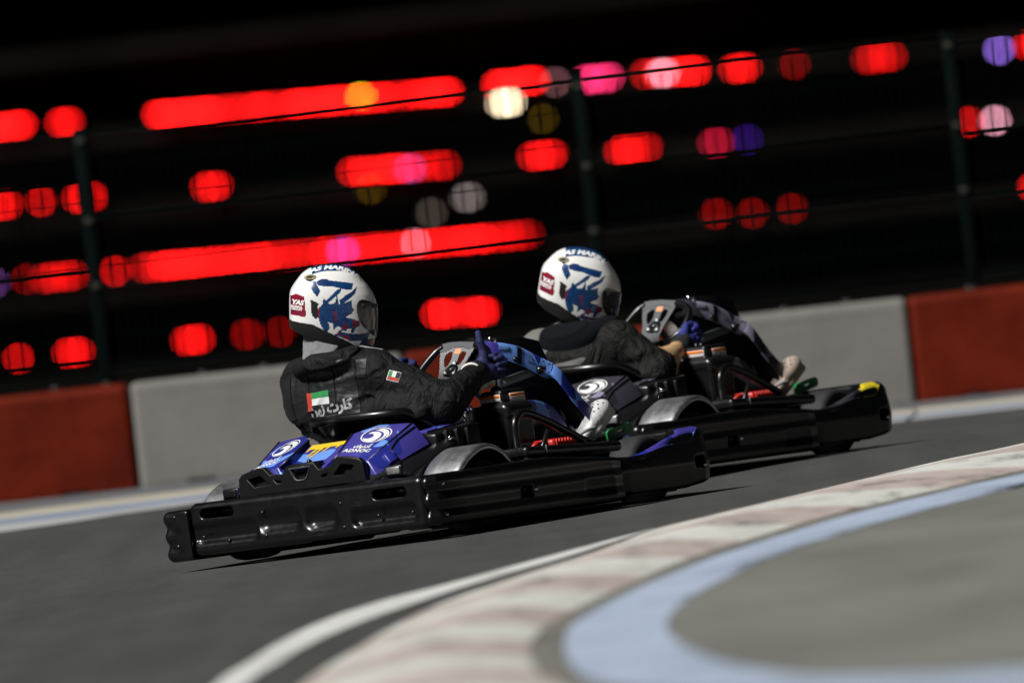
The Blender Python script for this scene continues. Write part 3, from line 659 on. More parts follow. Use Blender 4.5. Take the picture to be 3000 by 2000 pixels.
vN = Vector((0, -.101, .2)).normalized(); vU = Vector((1, 0, 0)); vF = frame((0, -.705, .427), vU, vN)
drip = [(-.098, -.002), (.098, -.002), (.094, -.03), (.075, -.034), (.06, -.055), (.052, -.05), (.055, -.036), (.02, -.036), (.0, -.075), (-.008, -.072), (.006, -.038), (-.012, -.038), (-.04, -.115), (-.05, -.112), (-.03, -.05), (-.04, -.045), (-.062, -.10), (-.07, -.10), (-.056, -.04), (-.084, -.04), (-.094, -.06), (-.099, -.055)]
o = mk('paint_drips', xf(flat([drip]), vF @ Matrix.Translation((0, 0, .002))), YEL, vp)
mk('key_knob', dome((.0, -.86, .352), vN, .014, 1.6), BLK, vp)
VO = [(.328, .258), (.322, .328), (.306, .344), (.222, .361), (.192, .361), (.162, .328), (.094, .322), (.072, .352)]
VOL = VO+[(-x, z) for x, z in reversed(VO)]
holes = []
for s in (1, -1):
    holes.append([(s*.286, .326), (s*.212, .338), (s*.158, .290), (s*.250, .286)]); holes.append([(s*.150, .312), (s*.106, .306), (s*.098, .288), (s*.132, .290)])
ctr = [(-.056, .344), (.056, .344), (.030, .300), (.018, .292), (-.018, .292), (-.030, .300)]
vfm = frame((0, -.900, 0), (1, 0, 0), (0, -1, .12))
def vz(geo): return xf(geo, vfm)
vfz = frame((0, -.918, 0), (1, 0, 0), (0, -1, 0))
vent = mk('vent_frame', xf(flat([VOL]+holes+[ctr], .03, .004), vfz), BLK2, fair, flat_angle=35)
mk('vent_backing', rbox((0, -.903, .297), (.60, .006, .062), .001), BLK3, fair)
mk('vent_rim', tube([(x, -.934, z) for x, z in ctr], .0035, 8, closed=True), GREYM, vent)
mk('vent_shelf', hull([(-.066, -.925, .358), (.066, -.925, .358), (.08, -.87, .362), (-.08, -.87, .362)], [(-.066, -.925, .349), (.066, -.925, .349), (.08, -.87, .349), (-.08, -.87, .349)], .002), BLK2, vent)
# emblem (falcon in a ring) and lettering on both pods
th = [2*math.pi*k/48 for k in range(48)]
ring = [[(math.cos(a), math.sin(a)) for a in th], [(.92*math.cos(a), .92*math.sin(a)) for a in th]]
sm = lambda P, n=5: [(p.x, p.y) for p in catmull([Vector((a, b_, 0)) for a, b_ in P], n, True)]
bird = sm([(-.60, .10), (-.52, .30), (-.30, .40), (.02, .36), (.30, .12), (.38, -.28), (.28, -.70), (.0, -.88), (-.38, -.80), (-.70, -.50), (-.40, -.52), (-.14, -.36), (-.14, -.05), (-.36, .14)])
fea1 = sm([(-.36, .60), (0, .66), (.44, .46), (.72, .06), (.70, -.40), (.46, -.76), (.58, -.30), (.52, .05), (.28, .36), (-.06, .52)])
fea2 = sm([(-.22, .80), (.28, .76), (.68, .44), (.86, .02), (.82, -.30), (.76, .02), (.58, .34), (.20, .62)])
def geo_scale(g, sx, sy): return [(p[0]*sx, p[1]*sy, p[2]) for p in g[0]], g[1]
EMB = merge(flat(ring), flat([bird]), flat([fea1]), flat([fea2]))
TXT = text('ADNOC', .034, bold=.0012, shear=.0, space=1.05)
ARB = text('\uFED9\uFEEE\uFEE7\uFEA9\uFE83', .034, bold=.0012)
for s in (1, -1):
    A, B, C, T = [Vector((s*a, b_, c)) for a, b_, c in (podT[0], podT[1], podT[2], podT[4])]
    n = ((A-T).cross(C-T)); n = n if n.z > 0 else -n
    o3 = Vector((s*.238, -.705, 0)); n.normalize(); o3.z = A.z-((o3.x-A.x)*n.x+(o3.y-A.y)*n.y)/n.z
    fr = frame(o3, (1, 0, 0), n); lift = Matrix.Translation((0, 0, .0075))
    pb = bvh_of(hull([(s*a, b_, c) for a, b_, c in podT], [(s*a, b_, c) for a, b_, c in podB], .005))
    e = mk('emblem', drape(geo_scale(EMB, .068, .062), fr, pb, .0022, .03), WHT, fair)
    mk('lettering', drape(merge(xf(ARB, Matrix.Translation((-.012, -.095, 0))), xf(TXT, Matrix.Translation((-.018, -.130, 0)))), fr, pb, .0022, .03), WHT, fair)

# seat shell with a rolled lip
def f_seat(X, Y, Z):
    def inner(off):
        top = .50
        k = np.clip((Z-.08)/.42, 0, 1)
        yb = -.30-.270*k**1.2; w = .245+.085*k
        return ((np.abs(X)/(w+off))**3.2+(np.abs(Y-.10)/(np.abs(yb-.10)+off))**3.2)**(1/3.2)-1
    d = np.maximum(inner(.0)*.28, -(inner(-.016)*.28))
    zt = .505-.03*X-.34*np.clip((Y+.50)/.5, 0, 1)**1.0
    d = np.maximum(d, Z-zt); d = np.maximum(d, .07-Z); d = np.maximum(d, Y-.02)
    return d
seat = mk('seat', nets(f_seat, (-.36, -.62, .05), (.36, .04, .55), .0075), BLK, K)
lip = []
for k in range(41):
    a = math.pi*(.5+(k-20)/20*.47); x = .338*math.copysign(abs(math.cos(a))**(2/3.2), math.cos(a)); y = .10-.680*abs(math.sin(a))**(2/3.2); lip.append((x, y+.0, .505-.03*x-.34*min(1, max(0, (y+.50)/.5))+.012))
mk('seat_lip', tube(lip, .022, 10), BLK, seat)
for s in (1, -1): mk('seat_stay', tube([(s*.22, -.52, .40), (s*.30, -.62, .16)], .012, 8), CHROME, seat)
mk('seat_stay', tube([(.10, -.55, .40), (.16, -.66, .36)], .010, 8), CHROME, seat)

# engine cover on the right, in two steps, with warning labels
def f_cover(X, Y, Z):
    d = sbox(X, Y, Z, (.335, .0, .36), (.215, .18, .27), .022)
    d = smin(d, sbox(X, Y, Z+(X-.335)*0, (.340, -.0, .455), (.225, .175, .055), .02), .012)
    d = smin(d, sbox(X, Y, Z, (.340, .03, .47), (.122, .165, .160), .016), .012)
    d = smax(d, -sbox(X, Y, Z, (.335, -.10, .375), (.17, .025, .15), .01), .006)
    return d
ec = mk('engine_cover', nets(f_cover, (.20, -.13, .20), (.47, .14, .57), .0045), BLK2, K)
mk('warning_label', rbox((.338, -.0545, .518), (.108, .003, .028), .001, 1), LABW, ec)
mk('warning_label', rbox((.338, -.0565, .524), (.102, .003, .013), .001, 1), ORG, ec)
mk('warning_label', rbox((.4025, .045, .512), (.003, .102, .040), .001, 1), LABW, ec)
mk('warning_label', rbox((.4045, .045, .524), (.003, .096, .013), .001, 1), ORG, ec)
for z in (.510, .503, .497): mk('label_text', rbox((.4045, .045, z), (.003, .085, .0025), 0), BLK3, ec)
mk('cover_knob', dome((.30, .03, .552), (0, 0, 1), .016, 1), BLK, ec); mk('cover_knob', dome((.325, .03, .552), (0, 0, 1), .012, 1.2), BLK, ec)
mk('air_filter', lathe([(0, .001), (0, .05), (.012, .058), (.10, .058), (.10, .001)], 28, 'y', (.205, -.09, .375)), mat('filter_grey', (.30, .30, .31), .5, metal=.2), K)
# cover beside the seat with its printed top strip
sc_ = mk('side_cover', hull([(.33, -.56, .415), (.43, -.56, .405), (.42, -.25, .435), (.30, -.25, .445)], [(.33, -.56, .25), (.43, -.56, .25), (.42, -.25, .25), (.30, -.25, .25)], .012), BLK2, K)
mk('printed_strip', hull([(.33, -.545, .424), (.372, -.545, .420), (.36, -.27, .446), (.305, -.27, .452)], [(.33, -.545, .415), (.372, -.545, .41), (.36, -.27, .436), (.305, -.27, .44)], .001), BLUE, sc_)
for y in (-.50, -.43, -.36): mk('rib', rbox((.432, y, .345), (.02, .012, .14), .004), BLK2, sc_)
mk('key_ring', tube([(.27+.0*math.cos(a), -.13+.032*math.cos(a), .478+.032*math.sin(a)) for a in th[::2]], .0045, 8, closed=True), CHROME, K)
mk('carburettor', rbox((.262, -.12, .462), (.05, .045, .045), .008), ALU, K); mk('fuel_tap', rbox((.275, -.135, .455), (.035, .02, .028), .004), WHT, K)
mk('fuel_hose', tube(catmull([(.26, -.12, .48), (.22, -.10, .52), (.20, -.02, .50), (.22, .06, .42)], 5), .008, 8), BLK, K)
# roll hoop, engine, starter shroud
hoop = catmull([(.60, -.252, .20), (.60, -.256, .30), (.60, -.252, .40), (.60, -.205, .440), (.60, -.145, .434), (.60, -.04, .398), (.60, .06, .356), (.60, .155, .315), (.60, .192, .285), (.60, .20, .24)], 5)
hp = mk('guard_hoop', tube(hoop, .0165, 12), BLK, K)
mk('hoop_brace', tube([(.56, -.08, .24), (.58, -.01, .36)], .010, 8), BLK2, hp)
eng = mk('engine_block', nets(lambda X, Y, Z: np.minimum(sbox(X, Y, Z, (.47, .06, .20), (.2, .26, .18), .02), sbox(X, Y, Z, (.42, -.02, .27), (.12, .12, .1), .02)), (.34, -.13, .09), (.6, .22, .36), .01), BLK3, K)
sh = mk('starter_shroud', rbox((.50, .135, .295), (.10, .16, .055), .014), RED, eng)
for k in range(7): mk('fin', rbox((.5525, .075+k*.02, .298), (.008, .011, .045), .002, 1), RED, sh)
mk('fin', rbox((.49, .045, .316), (.06, .03, .012), .003), RED, sh)
mk('spark_lead', tube(catmull([(.50, -.06, .28), (.53, -.03, .31), (.52, .03, .30)], 5), .009, 8), RED, eng)
mk('heat_shield', rbox((.60, -.215, .25), (.01, .03, .08), .002), ALU, K)
# front panel: arched shell with printed side flanges
PC = [(.04, .337, .761), (.07, .379, .757), (.10, .498, .729), (.13, .632, .661), (.16, .688, .613), (.20, .74, .501), (.22, .853, .382)]
PW = [.055, .068, .082, .086, .074, .066, .066]
pc = catmull(PC, 6); pw = np.interp(np.linspace(0, 6, len(pc)), range(7), PW)
V = []; F = []; n = len(pc)
for i, p in enumerate(pc):
    tng = (pc[min(i+1, n-1)]-pc[max(i-1, 0)]); tng.x = 0; tng.normalize(); dn = Vector((0, tng.z, -tng.y)); dn = dn if dn.z < 0 else -dn
    w = pw[i]; hw = p.x
    row = [(-hw-.004, w), (-hw, .012), (-hw+.012, 0), (-hw*.5, -.006), (0, -.008), (hw*.5, -.006), (hw-.012, 0), (hw, .012), (hw+.004, w)]
    for x, d in row: q = p+dn*d; V.append((x, q.y, q.z))
    for x, d in row:
        q = p+dn*max(d, .006) if abs(x) < hw-.02 else p+dn*(d if abs(d-w) < 1e-6 else max(d, .012)); V.append((x*.975, q.y, q.z))
m = 18
for i in range(n-1):
    for k in range(8):
        F.append((i*m+k, (i+1)*m+k, (i+1)*m+k+1, i*m+k+1)); F.append((i*m+9+k, i*m+9+k+1, (i+1)*m+9+k+1, (i+1)*m+9+k))
    F.append((i*m, i*m+9, (i+1)*m+9, (i+1)*m)); F.append((i*m+8, (i+1)*m+8, (i+1)*m+17, i*m+17))
for k in range(8): F.append((k, k+1, 9+k+1, 9+k)); a = (n-1)*m; F.append((a+k, a+9+k, a+9+k+1, a+k+1))
fp = mk('front_panel', (V, F), [BLUE, BLK3], K, flat_angle=50)
ff = fp.data
for q in ff.polygons:
    ks = [v % 18 for v in q.vertices]
    if all(k >= 9 for k in ks): q.material_index = 1
fpb = bvh_of((V, F))
bt = bvh_of((V, F))
# print on the flange and a black seam band
def on_flange(g, y, z, ang, name, mm, sc=1.0):
    fr = frame((.14, y, z), Vector((0, math.cos(ang), math.sin(ang))), (1, 0, 0))
    return mk(name, drape(geo_scale(g, sc, sc), fr, fpb, .003, .02, .2), mm, fp)
on_flange(flat([[(-.012, -.05), (.012, -.05), (.012, .05), (-.012, .05)]]), .490, .700, -.30, 'seam_band', BLK2)
on_flange(text('M', .075, bold=.006, shear=.2), .615, .640, -.5, 'lettering', LBLUE)
on_flange(flat([[(-.02, -.02), (.03, -.02), (.012, .004), (-.012, .022)]]), .535, .680, -.38, 'printed_shard', LBLUE)
on_flange(flat([[(-.03, -.012), (.02, -.012), (.03, .016), (-.02, .018)]]), .415, .733, -.12, 'printed_shard', LBLUE)
hump = hull([(-.05, .42, .776), (.05, .42, .776), (.06, .55, .774), (.06, .69, .742), (-.06, .69, .742), (-.06, .55, .774)], [(-.06, .40, .745), (.06, .40, .745), (.085, .55, .69), (.085, .72, .63), (-.085, .72, .63), (-.085, .55, .69)], .006)
mk('screen_pad', hump, BLK2, fp, flat_angle=40)
mk('panel_knob', dome((.135, .575, .617), (1, -.5, 0), .02, .9), BLK2, fp); mk('panel_knob', dome((.10, .46, .675), (1, -.5, 0), .012, .9), BLK2, fp); mk('panel_bolt', dome((.03, .40, .770), (0, 0, 1), .008, 1.5), CHROME, fp)
mk('inner_liner', hull([(-.06, .37, .735), (.06, .37, .735), (.135, .66, .60), (-.135, .66, .60)], [(-.06, .37, .69), (.06, .37, .69), (.135, .64, .55), (-.135, .64, .55)], .01), BLK3, fp)
mk('inner_liner', hull([(-.13, .66, .59), (.13, .66, .59), (.205, .83, .36), (-.205, .83, .36)], [(-.13, .64, .55), (.13, .64, .55), (.205, .80, .33), (-.205, .80, .33)], .008), BLK3, fp)
# steering support bar and post
mk('support_bar', hull([(.10, .315, .598), (.10, .585, .636), (.10, .578, .600), (.10, .315, .562)], [(.114, .315, .598), (.114, .585, .636), (.114, .578, .600), (.114, .315, .562)], .002), GREYM, K)
mk('support_bolt', dome((.116, .345, .585), (1, -.6, 0), .008, .9), CHROME, K); mk('support_bolt', dome((.116, .50, .612), (1, -.6, 0), .005, .9), BLK3, K)
mk('panel_stay', hull([(.10, .707, .553), (.10, .752, .548), (.10, .758, .40), (.10, .722, .395)], [(.106, .707, .553), (.106, .752, .548), (.106, .758, .40), (.106, .722, .395)], .001), GREYM, K)
mk('stay_foot', hull([(.10, .765, .40), (.10, .83, .442), (.10, .845, .42), (.10, .80, .39)], [(.12, .765, .40), (.12, .83, .442), (.12, .845, .42), (.12, .80, .39)], .001), GREYM, K)
mk('steering_column', tube([(0, .17, .66), (0, .62, .30), (0, .78, .18)], .014, 10), GREYM, K)
# printed cover between the knees
tk = hull([(-.15, .18, .40), (.15, .18, .40), (.15, .30, .475), (.15, .47, .487), (.15, .60, .455), (.15, .675, .39), (.15, .71, .30), (-.15, .71, .30)],
          [(-.15, .18, .20), (.15, .18, .20), (.15, .3, .2), (.15, .47, .2), (.15, .6, .2), (.15, .675, .2), (.15, .71, .2), (-.15, .71, .2)], 0)
side = [(.18, .20), (.18, .40), (.26, .462), (.37, .486), (.47, .487), (.56, .470), (.63, .432), (.68, .375), (.71, .30), (.71, .20)]
tg = flat([sm(side, 3)], .30, .012); tg = xf(tg, Matrix(((0, 0, 1, 0), (1, 0, 0, 0), (0, 1, 0, 0), (0, 0, 0, 1))))
mk('tank_cover', tg, BLUE, K, flat_angle=45)
mk('tank_cap', dome((.02, .62, .448), (0, .4, 1), .035, .5), LABW, K); mk('tank_bolt', dome((.151, .70, .355), (1, -.6, 0), .018, .6), GREYM, K)
# cream translucent guard by the column
def f_cream(X, Y, Z):
    return sbox(X, Y, Z-.583+.0*X-.16*(Y-.10)-.006*np.sin(Y*70)-.004*np.sin(X*60), (.165, .10, 0), (.07, .17, .034), .008)
mk('cream_guard', nets(f_cream, (.11, .0, .53), (.22, .21, .65), .005), CREAM, K); mk('cream_flap', rbox((.198, .15, .575), (.006, .035, .012), .002), ORG, K)
# steering wheel in its own tilted plane
wn_ = Vector((0, -.77, .64)).normalized(); WF = frame((0, .16, .68), (1, 0, 0), wn_)
sw = empty('steering_wheel'); sw.parent = K
P3 = lambda L_, z=0: [tuple(WF @ Vector((a, b_, z))) for a, b_ in L_]
rimL = catmull([Vector((a, b_, 0)) for a, b_ in [(-.07, -.118), (-.128, -.098), (-.163, -.05), (-.166, -.012), (-.148, .035), (-.116, .086), (-.085, .108)]], 5)
rimR = catmull([Vector((a, b_, 0)) for a, b_ in [(.09, .092), (.135, .078), (.172, .045), (.182, .0), (.170, -.06), (.13, -.105), (.07, -.125)]], 5)
for L_ in (rimL, rimR): mk('grip', tube([tuple(WF @ p) for p in L_], .0155, 12), BLK, sw)
mk('lower_rim', tube([tuple(WF @ Vector((a, b_, 0))) for a, b_ in [(-.07, -.118), (0, -.128), (.07, -.125)]], .012, 10), BLK, sw)
STR, nt, b = nodes_of('striped_plate'); N = nt.nodes.new; L = nt.links.new
tc = N('ShaderNodeTexCoord'); mp = N('ShaderNodeMapping'); L(tc.outputs['Object'], mp.inputs[0]); mp.inputs['Rotation'].default_value = (0, 0, 0)
wv = N('ShaderNodeTexWave'); wv.bands_direction = 'X'; wv.inputs['Scale'].default_value = 46; L(mp.outputs[0], wv.inputs[0])
cr = N('ShaderNodeValToRGB'); cr.color_ramp.interpolation = 'CONSTANT'; cr.color_ramp.elements[0].color = (.06, .06, .063, 1); cr.color_ramp.elements[1].position = .5; cr.color_ramp.elements[1].color = (.32, .32, .32, 1)
L(wv.outputs['Fac'], cr.inputs[0]); L(cr.outputs[0], b.inputs['Base Color']); b.inputs['Roughness'].default_value = .4
topbar = [(-.095, .120), (-.06, .124), (.0, .120), (.09, .104), (.102, .080), (.06, .078), (.03, .092), (-.03, .098), (-.062, .084), (-.09, .082)]
mk('top_bar', xf(flat([topbar], .012, .003), WF), GREYM if False else mat('wheel_grey', (.115, .118, .125), .42, metal=.3), sw, flat_angle=40)
plate = [(-.088, .078), (-.062, .080), (-.03, .094), (.03, .088), (.06, .074), (.09, .076), (.075, .03), (.06, -.02), (.05, -.08), (.06, -.118), (-.055, -.112), (-.048, -.075), (-.06, -.01), (-.078, .04)]
hole1 = sm([(-.058, .064), (-.025, .076), (-.016, .05), (-.018, .012), (-.034, -.006), (-.05, .018)], 3); hole2 = sm([(.03, .07), (.058, .056), (.05, .015), (.036, -.004), (.022, .012), (.02, .05)], 3)
pl = mk('spoke_plate', xf(flat([plate, hole1, hole2], .006, .0015), WF), STR, sw, flat_angle=40)
mk('hub', lathe([(-.03, .001), (-.03, .03), (.006, .034), (.006, .001)], 18, 'z'), BLK2, sw).matrix_local = WF @ Matrix.Translation((.008, -.028, 0))
mk('wheel_badge', xf(flat([[(-.012, .06), (.024, .056), (.022, .084), (-.01, .087)]]), WF @ Matrix.Translation((0, 0, .0045))), mat('badge_orange', (.75, .30, .14), .5), sw)
for a, b_ in ((.017, .004), (-.015, -.042), (.033, -.049)):
    w = mk('washer', lathe([(.002, .001), (.002, .013), (.008, .011), (.008, .001)], 14, 'z'), BLK2, pl); w.matrix_local = WF @ Matrix.Translation((a, b_, .002))
    w2 = mk('bolt', lathe([(.002, .001), (.002, .0065), (.012, .006), (.012, .001)], 10, 'z'), WHT, pl); w2.matrix_local = WF @ Matrix.Translation((a, b_, .002))
# pedals
pp = [(.815, .275), (.812, .318), (.826, .330), (.975, .350), (.992, .343), (.992, .322), (.980, .312), (.862, .292), (.85, .272), (.845, .24), (.825, .24)]
slot = [(.885, .312), (.94, .322), (.936, .334), (.882, .325)]
pm = Matrix(((0, 0, 1, .25), (1, 0, 0, 0), (0, 1, 0, 0), (0, 0, 0, 1)))
pe = mk('pedal', xf(flat([pp, slot], .014, .003), pm), GREEN, K, flat_angle=40)
mk('pedal_pivot', tube([(.22, .835, .25), (.29, .835, .25)], .010, 10), BLK2, pe)
mk('pedal', xf(flat([pp, slot], .014, .003), Matrix(((0, 0, 1, -.25), (1, 0, 0, 0), (0, 1, 0, 0), (0, 0, 0, 1)))), RED, K, flat_angle=40)
tag(kart, 'blue and purple wrapped go-kart nearest the camera, driven by the figure raising a finger', 'go-kart', 'rental go-karts on the track')

# the second kart: the same parts, grey wrap
SWAP = {BLUE.name: GREY, LBLUE.name: LGREY, STR.name: MATS['wheel_grey']}
def copy_tree(o, parent):
    c = o.copy(); COL.objects.link(c)
    if parent is not None: c.parent = parent
    if c.data is not None and any(m.name in SWAP for m in c.data.materials):
        c.data = c.data.copy()
        for i, m in enumerate(c.data.materials):
            if m.name in SWAP: c.data.materials[i] = SWAP[m.name]
    for ch in list(o.children): copy_tree(ch, c)
    return c
kart2 = copy_tree(kart, None); kart2.matrix_world = KM2
tag(kart2, 'grey and black wrapped go-kart running ahead beyond the blue one', 'go-kart', 'rental go-karts on the track')
for o in list(kart2.children_recursive):
    if o.name.startswith('wrap_stripe') and o.data.polygons and max(v.co.x for v in o.data.vertices) > .5 and min(v.co.x for v in o.data.vertices) > .3:
        ys = [q.center.y for q in o.data.polygons]
        o.data.materials.append(YEL2)
        for q in o.data.polygons:
            if .78 < q.center.y < .93: q.material_index = 1
        o['label'] = 'grey nose stripe with a yellow patch'
# ------------------------------------------------------------------ helmet (built once): a forward, b up, c towards the wearer's right
HS = .000306
hp_ = lambda x, y: ((x-725)*HS, (700-y)*HS)
back = [(700, 141), (600, 147), (530, 158), (450, 180), (380, 207), (300, 265), (250, 325), (190, 410), (150, 475), (131, 540), (126, 650), (128, 800), (130, 880), (138, 960), (175, 1040), (240, 1110), (330, 1190), (470, 1265), (700, 1335)]
front = [(700, 141), (760, 146), (830, 158), (900, 182), (960, 210), (1040, 262), (1110, 345), (1180, 420), (1250, 520), (1290, 620), (1302, 700), (1306, 850), (1302, 1000), (1290, 1120), (1268, 1210), (1225, 1290), (1120, 1325), (700, 1336)]
NB, NR = 210, 260
yl = 141.5+(1334-141.5)*(1-np.cos(np.pi*(np.linspace(.012, .985, NB))))/2
xb = np.interp(yl, [p[1] for p in back], [p[0] for p in back]); xf_ = np.interp(yl, [p[1] for p in front], [p[0] for p in front])
def smooth1(a, n=5):
    for _ in range(n): a = np.r_[a[0], (a[:-2]+2*a[1:-1]+a[2:])/4, a[-1]]
    return a
xb, xf_ = smooth1(xb), smooth1(xf_)
HV = []; HQ = []; HA = []
for i in range(NB):
    c0 = ((xb[i]+xf_[i])/2-725)*HS; ax = (xf_[i]-xb[i])/2*HS; t = (yl[i]-141)/1195
    wv_ = .134*min(1, (max(0, 1-(1-t/.46)**2))**.5 if t < .46 else 1)*(1-.20*max(0, (t-.55)/.45)**2)
    for k in range(NR):
        a = 2*math.pi*k/NR; ca, sa = math.cos(a), math.sin(a); p = 2/2.3
        HV.append((c0+ax*math.copysign(abs(ca)**p, ca), (700-yl[i])*HS, wv_*math.copysign(abs(sa)**p, sa)))
HVn = np.array(HV)
for i in range(NB-1):
    for k in range(NR):
        l = (k+1) % NR; HQ.append((i*NR+k, i*NR+l, (i+1)*NR+l, (i+1)*NR+k))
HQ.append(tuple(reversed(range(NR)))); HQn = [q for q in HQ]
cen = np.array([HVn[list(q)].mean(0) for q in HQ]); CX = cen[:, 0]/HS+725; CY = 700-cen[:, 1]/HS; CC = cen[:, 2]
inside = lambda P: spoly(CX, CY, P) < 0
line1 = np.interp(CX, [100, 420, 600, 900, 1110, 1240], [885, 915, 1000, 1140, 1285, 1310])
line2 = np.interp(CX, [100, 270, 450, 700, 950, 1110], [965, 1060, 1110, 1190, 1275, 1300])
kind = np.zeros(len(HQ), int)          # 0 white 1 blue 2 red 3 navy 4 black
pol = dict(
 b1=[(375, 340), (460, 345), (480, 400), (520, 465), (480, 535), (435, 480), (385, 400)], b2=[(480, 350), (530, 318), (610, 315), (640, 330), (860, 355), (965, 372), (945, 440), (860, 440), (760, 415), (700, 400), (500, 392)],
 b3=[(605, 590), (740, 455), (800, 430), (790, 475), (625, 612)], b4=[(775, 590), (870, 520), (960, 470), (1015, 418), (990, 490), (900, 570), (795, 642)],
 b5=[(565, 560), (620, 620), (660, 640), (720, 625), (745, 525), (770, 640), (870, 615), (940, 590), (945, 680), (972, 712), (940, 770), (910, 770), (850, 815), (960, 840), (1055, 880), (1050, 930), (1010, 950), (960, 1030), (940, 1010), (950, 965), (880, 960), (870, 1000), (830, 980), (790, 1010), (730, 1050), (770, 1010), (820, 965), (760, 920), (705, 975), (695, 890), (620, 870), (650, 950), (610, 1005), (560, 970), (510, 850), (500, 700), (560, 630)],
 b6=[(720, 1050), (800, 1010), (900, 1035), (1050, 1050), (1195, 1035), (1160, 1140), (920, 1130), (830, 1085)], b7=[(1060, 1180), (1110, 1130), (1310, 1125), (1285, 1210), (1180, 1230), (1100, 1222)])
for P in pol.values(): kind[spoly(CX, CY, P) < 5] = 1
for P in ([(530, 318), (610, 315), (640, 330), (560, 392), (500, 392), (485, 350)], [(640, 700), (740, 760), (860, 880), (800, 940), (690, 860)], [(920, 1130), (1000, 1060), (1160, 1060), (1160, 1140)], [(1060, 1180), (1110, 1130), (1165, 1140), (1165, 1226), (1100, 1222)], [(870, 520), (960, 470), (1015, 418), (985, 490), (900, 555)]): kind[inside(P) & (kind == 1)] = 3
for P in ([(135, 558), (205, 515), (310, 545), (335, 790), (320, 815), (140, 810)], [(960, 850), (1055, 870), (1050, 930), (1000, 945), (962, 960)], [(830, 905), (895, 910), (890, 980), (830, 975)], [(1165, 1143), (1310, 1125), (1285, 1210), (1165, 1226)], [(480, 695), (515, 690), (508, 825), (480, 820)], [(720, 1050), (800, 1010), (800, 1045)], [(800, 1050), (900, 1060), (930, 1100), (900, 1125), (830, 1085)], [(700, 640), (715, 640), (745, 860), (730, 865)]): kind[inside(P)] = 2
kind[(np.abs(CC) < .066-.018*np.clip((CX-700)/350, 0, 1)) & (CY < 330) & (CX > 420) & (CX < 1040)] = 1
kind[inside([(390, 590), (402, 580), (495, 625), (482, 832), (455, 832), (410, 790)])] = 4
visor_poly = [(1012, 720), (1018, 645), (1040, 598), (1080, 580), (1180, 612), (1300, 682), (1400, 690), (1400, 1130), (1290, 1115), (1200, 1035), (1110, 950), (1055, 870), (1032, 800)]
vis = inside(visor_poly)
gone = (CY > line2) | vis
HWHT = mat('helmet_white', (.80, .79, .76), .22, coat=.3); HBLU = mat('helmet_blue', (.010, .068, .20), .25, var=0, col2=(.006, .016, .075), vscale=60, coat=.3)
HRED = mat('helmet_red', (.33, .008, .014), .25, col2=(.06, .01, .05), vscale=55, coat=.3); HNAV = mat('helmet_navy', (.008, .016, .07), .25, col2=(.02, .06, .19), vscale=50, coat=.3)
HBLK = mat('helmet_black', (.012, .012, .013), .4)
VISM = mat('visor_tint', (.022, .020, .020), .07, alpha=.84, spec=.6)
HM = [HWHT, HBLU, HRED, HNAV, HBLK]
def sub_mesh(name, mask, mats_, kinds=None, off=0.0):
    ids = np.nonzero(mask)[0]; used = sorted({v for f in ids for v in HQ[f]}); mp_ = {v: i for i, v in enumerate(used)}
    P = HVn[used].copy()
    if off:
        n_ = P*np.array([1, 1, 1.6]); n_ /= np.linalg.norm(n_, axis=1)[:, None]; P += n_*off
    me = bpy.data.meshes.new(name); me.from_pydata([tuple(p) for p in P], [], [tuple(mp_[v] for v in HQ[f]) for f in ids]); me.update(); me.shade_smooth()
    for m in mats_: me.materials.append(m)
    if kinds is not None:
        for q, f in zip(me.polygons, ids): q.material_index = int(kinds[f])
    bm = bmesh.new(); bm.from_mesh(me); bmesh.ops.recalc_face_normals(bm, faces=bm.faces[:]); bm.to_mesh(me); bm.free()
    return me
ME_SHELL = sub_mesh('helmet', ~gone & (CY <= line1), HM, kind)
ME_ROLL = sub_mesh('neck_roll', (CY > line1-6) & (CY <= line2), [HBLK], None, .004)
ME_VIS = sub_mesh('visor', vis, [VISM], None, .005)
HB = BVHTree.FromPolygons([Vector(p) for p in HV], [list(q) for q in HQ])
hfr = lambda x, y, tilt=0: Matrix.Translation((*hp_(x, y), .0)) @ Matrix.Rotation(tilt, 4, 'Z')
H_TXT = merge(drape(text('YAS', .026, bold=.0014, shear=.25), hfr(222, 632, .0), HB, .0012, .01),
              drape(text('MARINA', .0118, bold=.0006), hfr(212, 690), HB, .0012, .01), drape(text('CIRCUIT', .0118, bold=.0006), hfr(212, 722), HB, .0012, .01))
def drape_top(g, ax, cc, off=.0012):
    fr = Matrix(((1, 0, 0, ax), (0, 0, 1, .0), (0, -1, 0, cc), (0, 0, 0, 1))); return drape(g, fr, HB, off, .01, .4)
H_TOP = drape_top(text('YAS MARINA', .040, bold=.002, shear=.25), (690-725)*HS, .045)
VC = np.array(HB.ray_cast(Vector((-.100, .124, .3)), Vector((0, 0, -1)), 1)[0])
H_VENT = nets(lambda X, Y, Z: np.maximum(sell(X, Y, Z, VC, (.028, .012, .020)), -sell(X, Y, Z, VC+np.array([.0, .002, .014]), (.018, .006, .012))), VC-.05, VC+.05, .0025)
H_SPOIL = nets(lambda X, Y, Z: sell(X, Y-(X+.115)*.75, Z, (-.115, .122, 0), (.045, .020, .080)), (-.19, .04, -.1), (-.05, .18, .1), .005)
H_RIM = [(1025, 720), (1030, 650), (1050, 605), (1085, 588), (1180, 612), (1296, 682)]
VENTM = mat('vent_cream', (.42, .38, .25), .4)
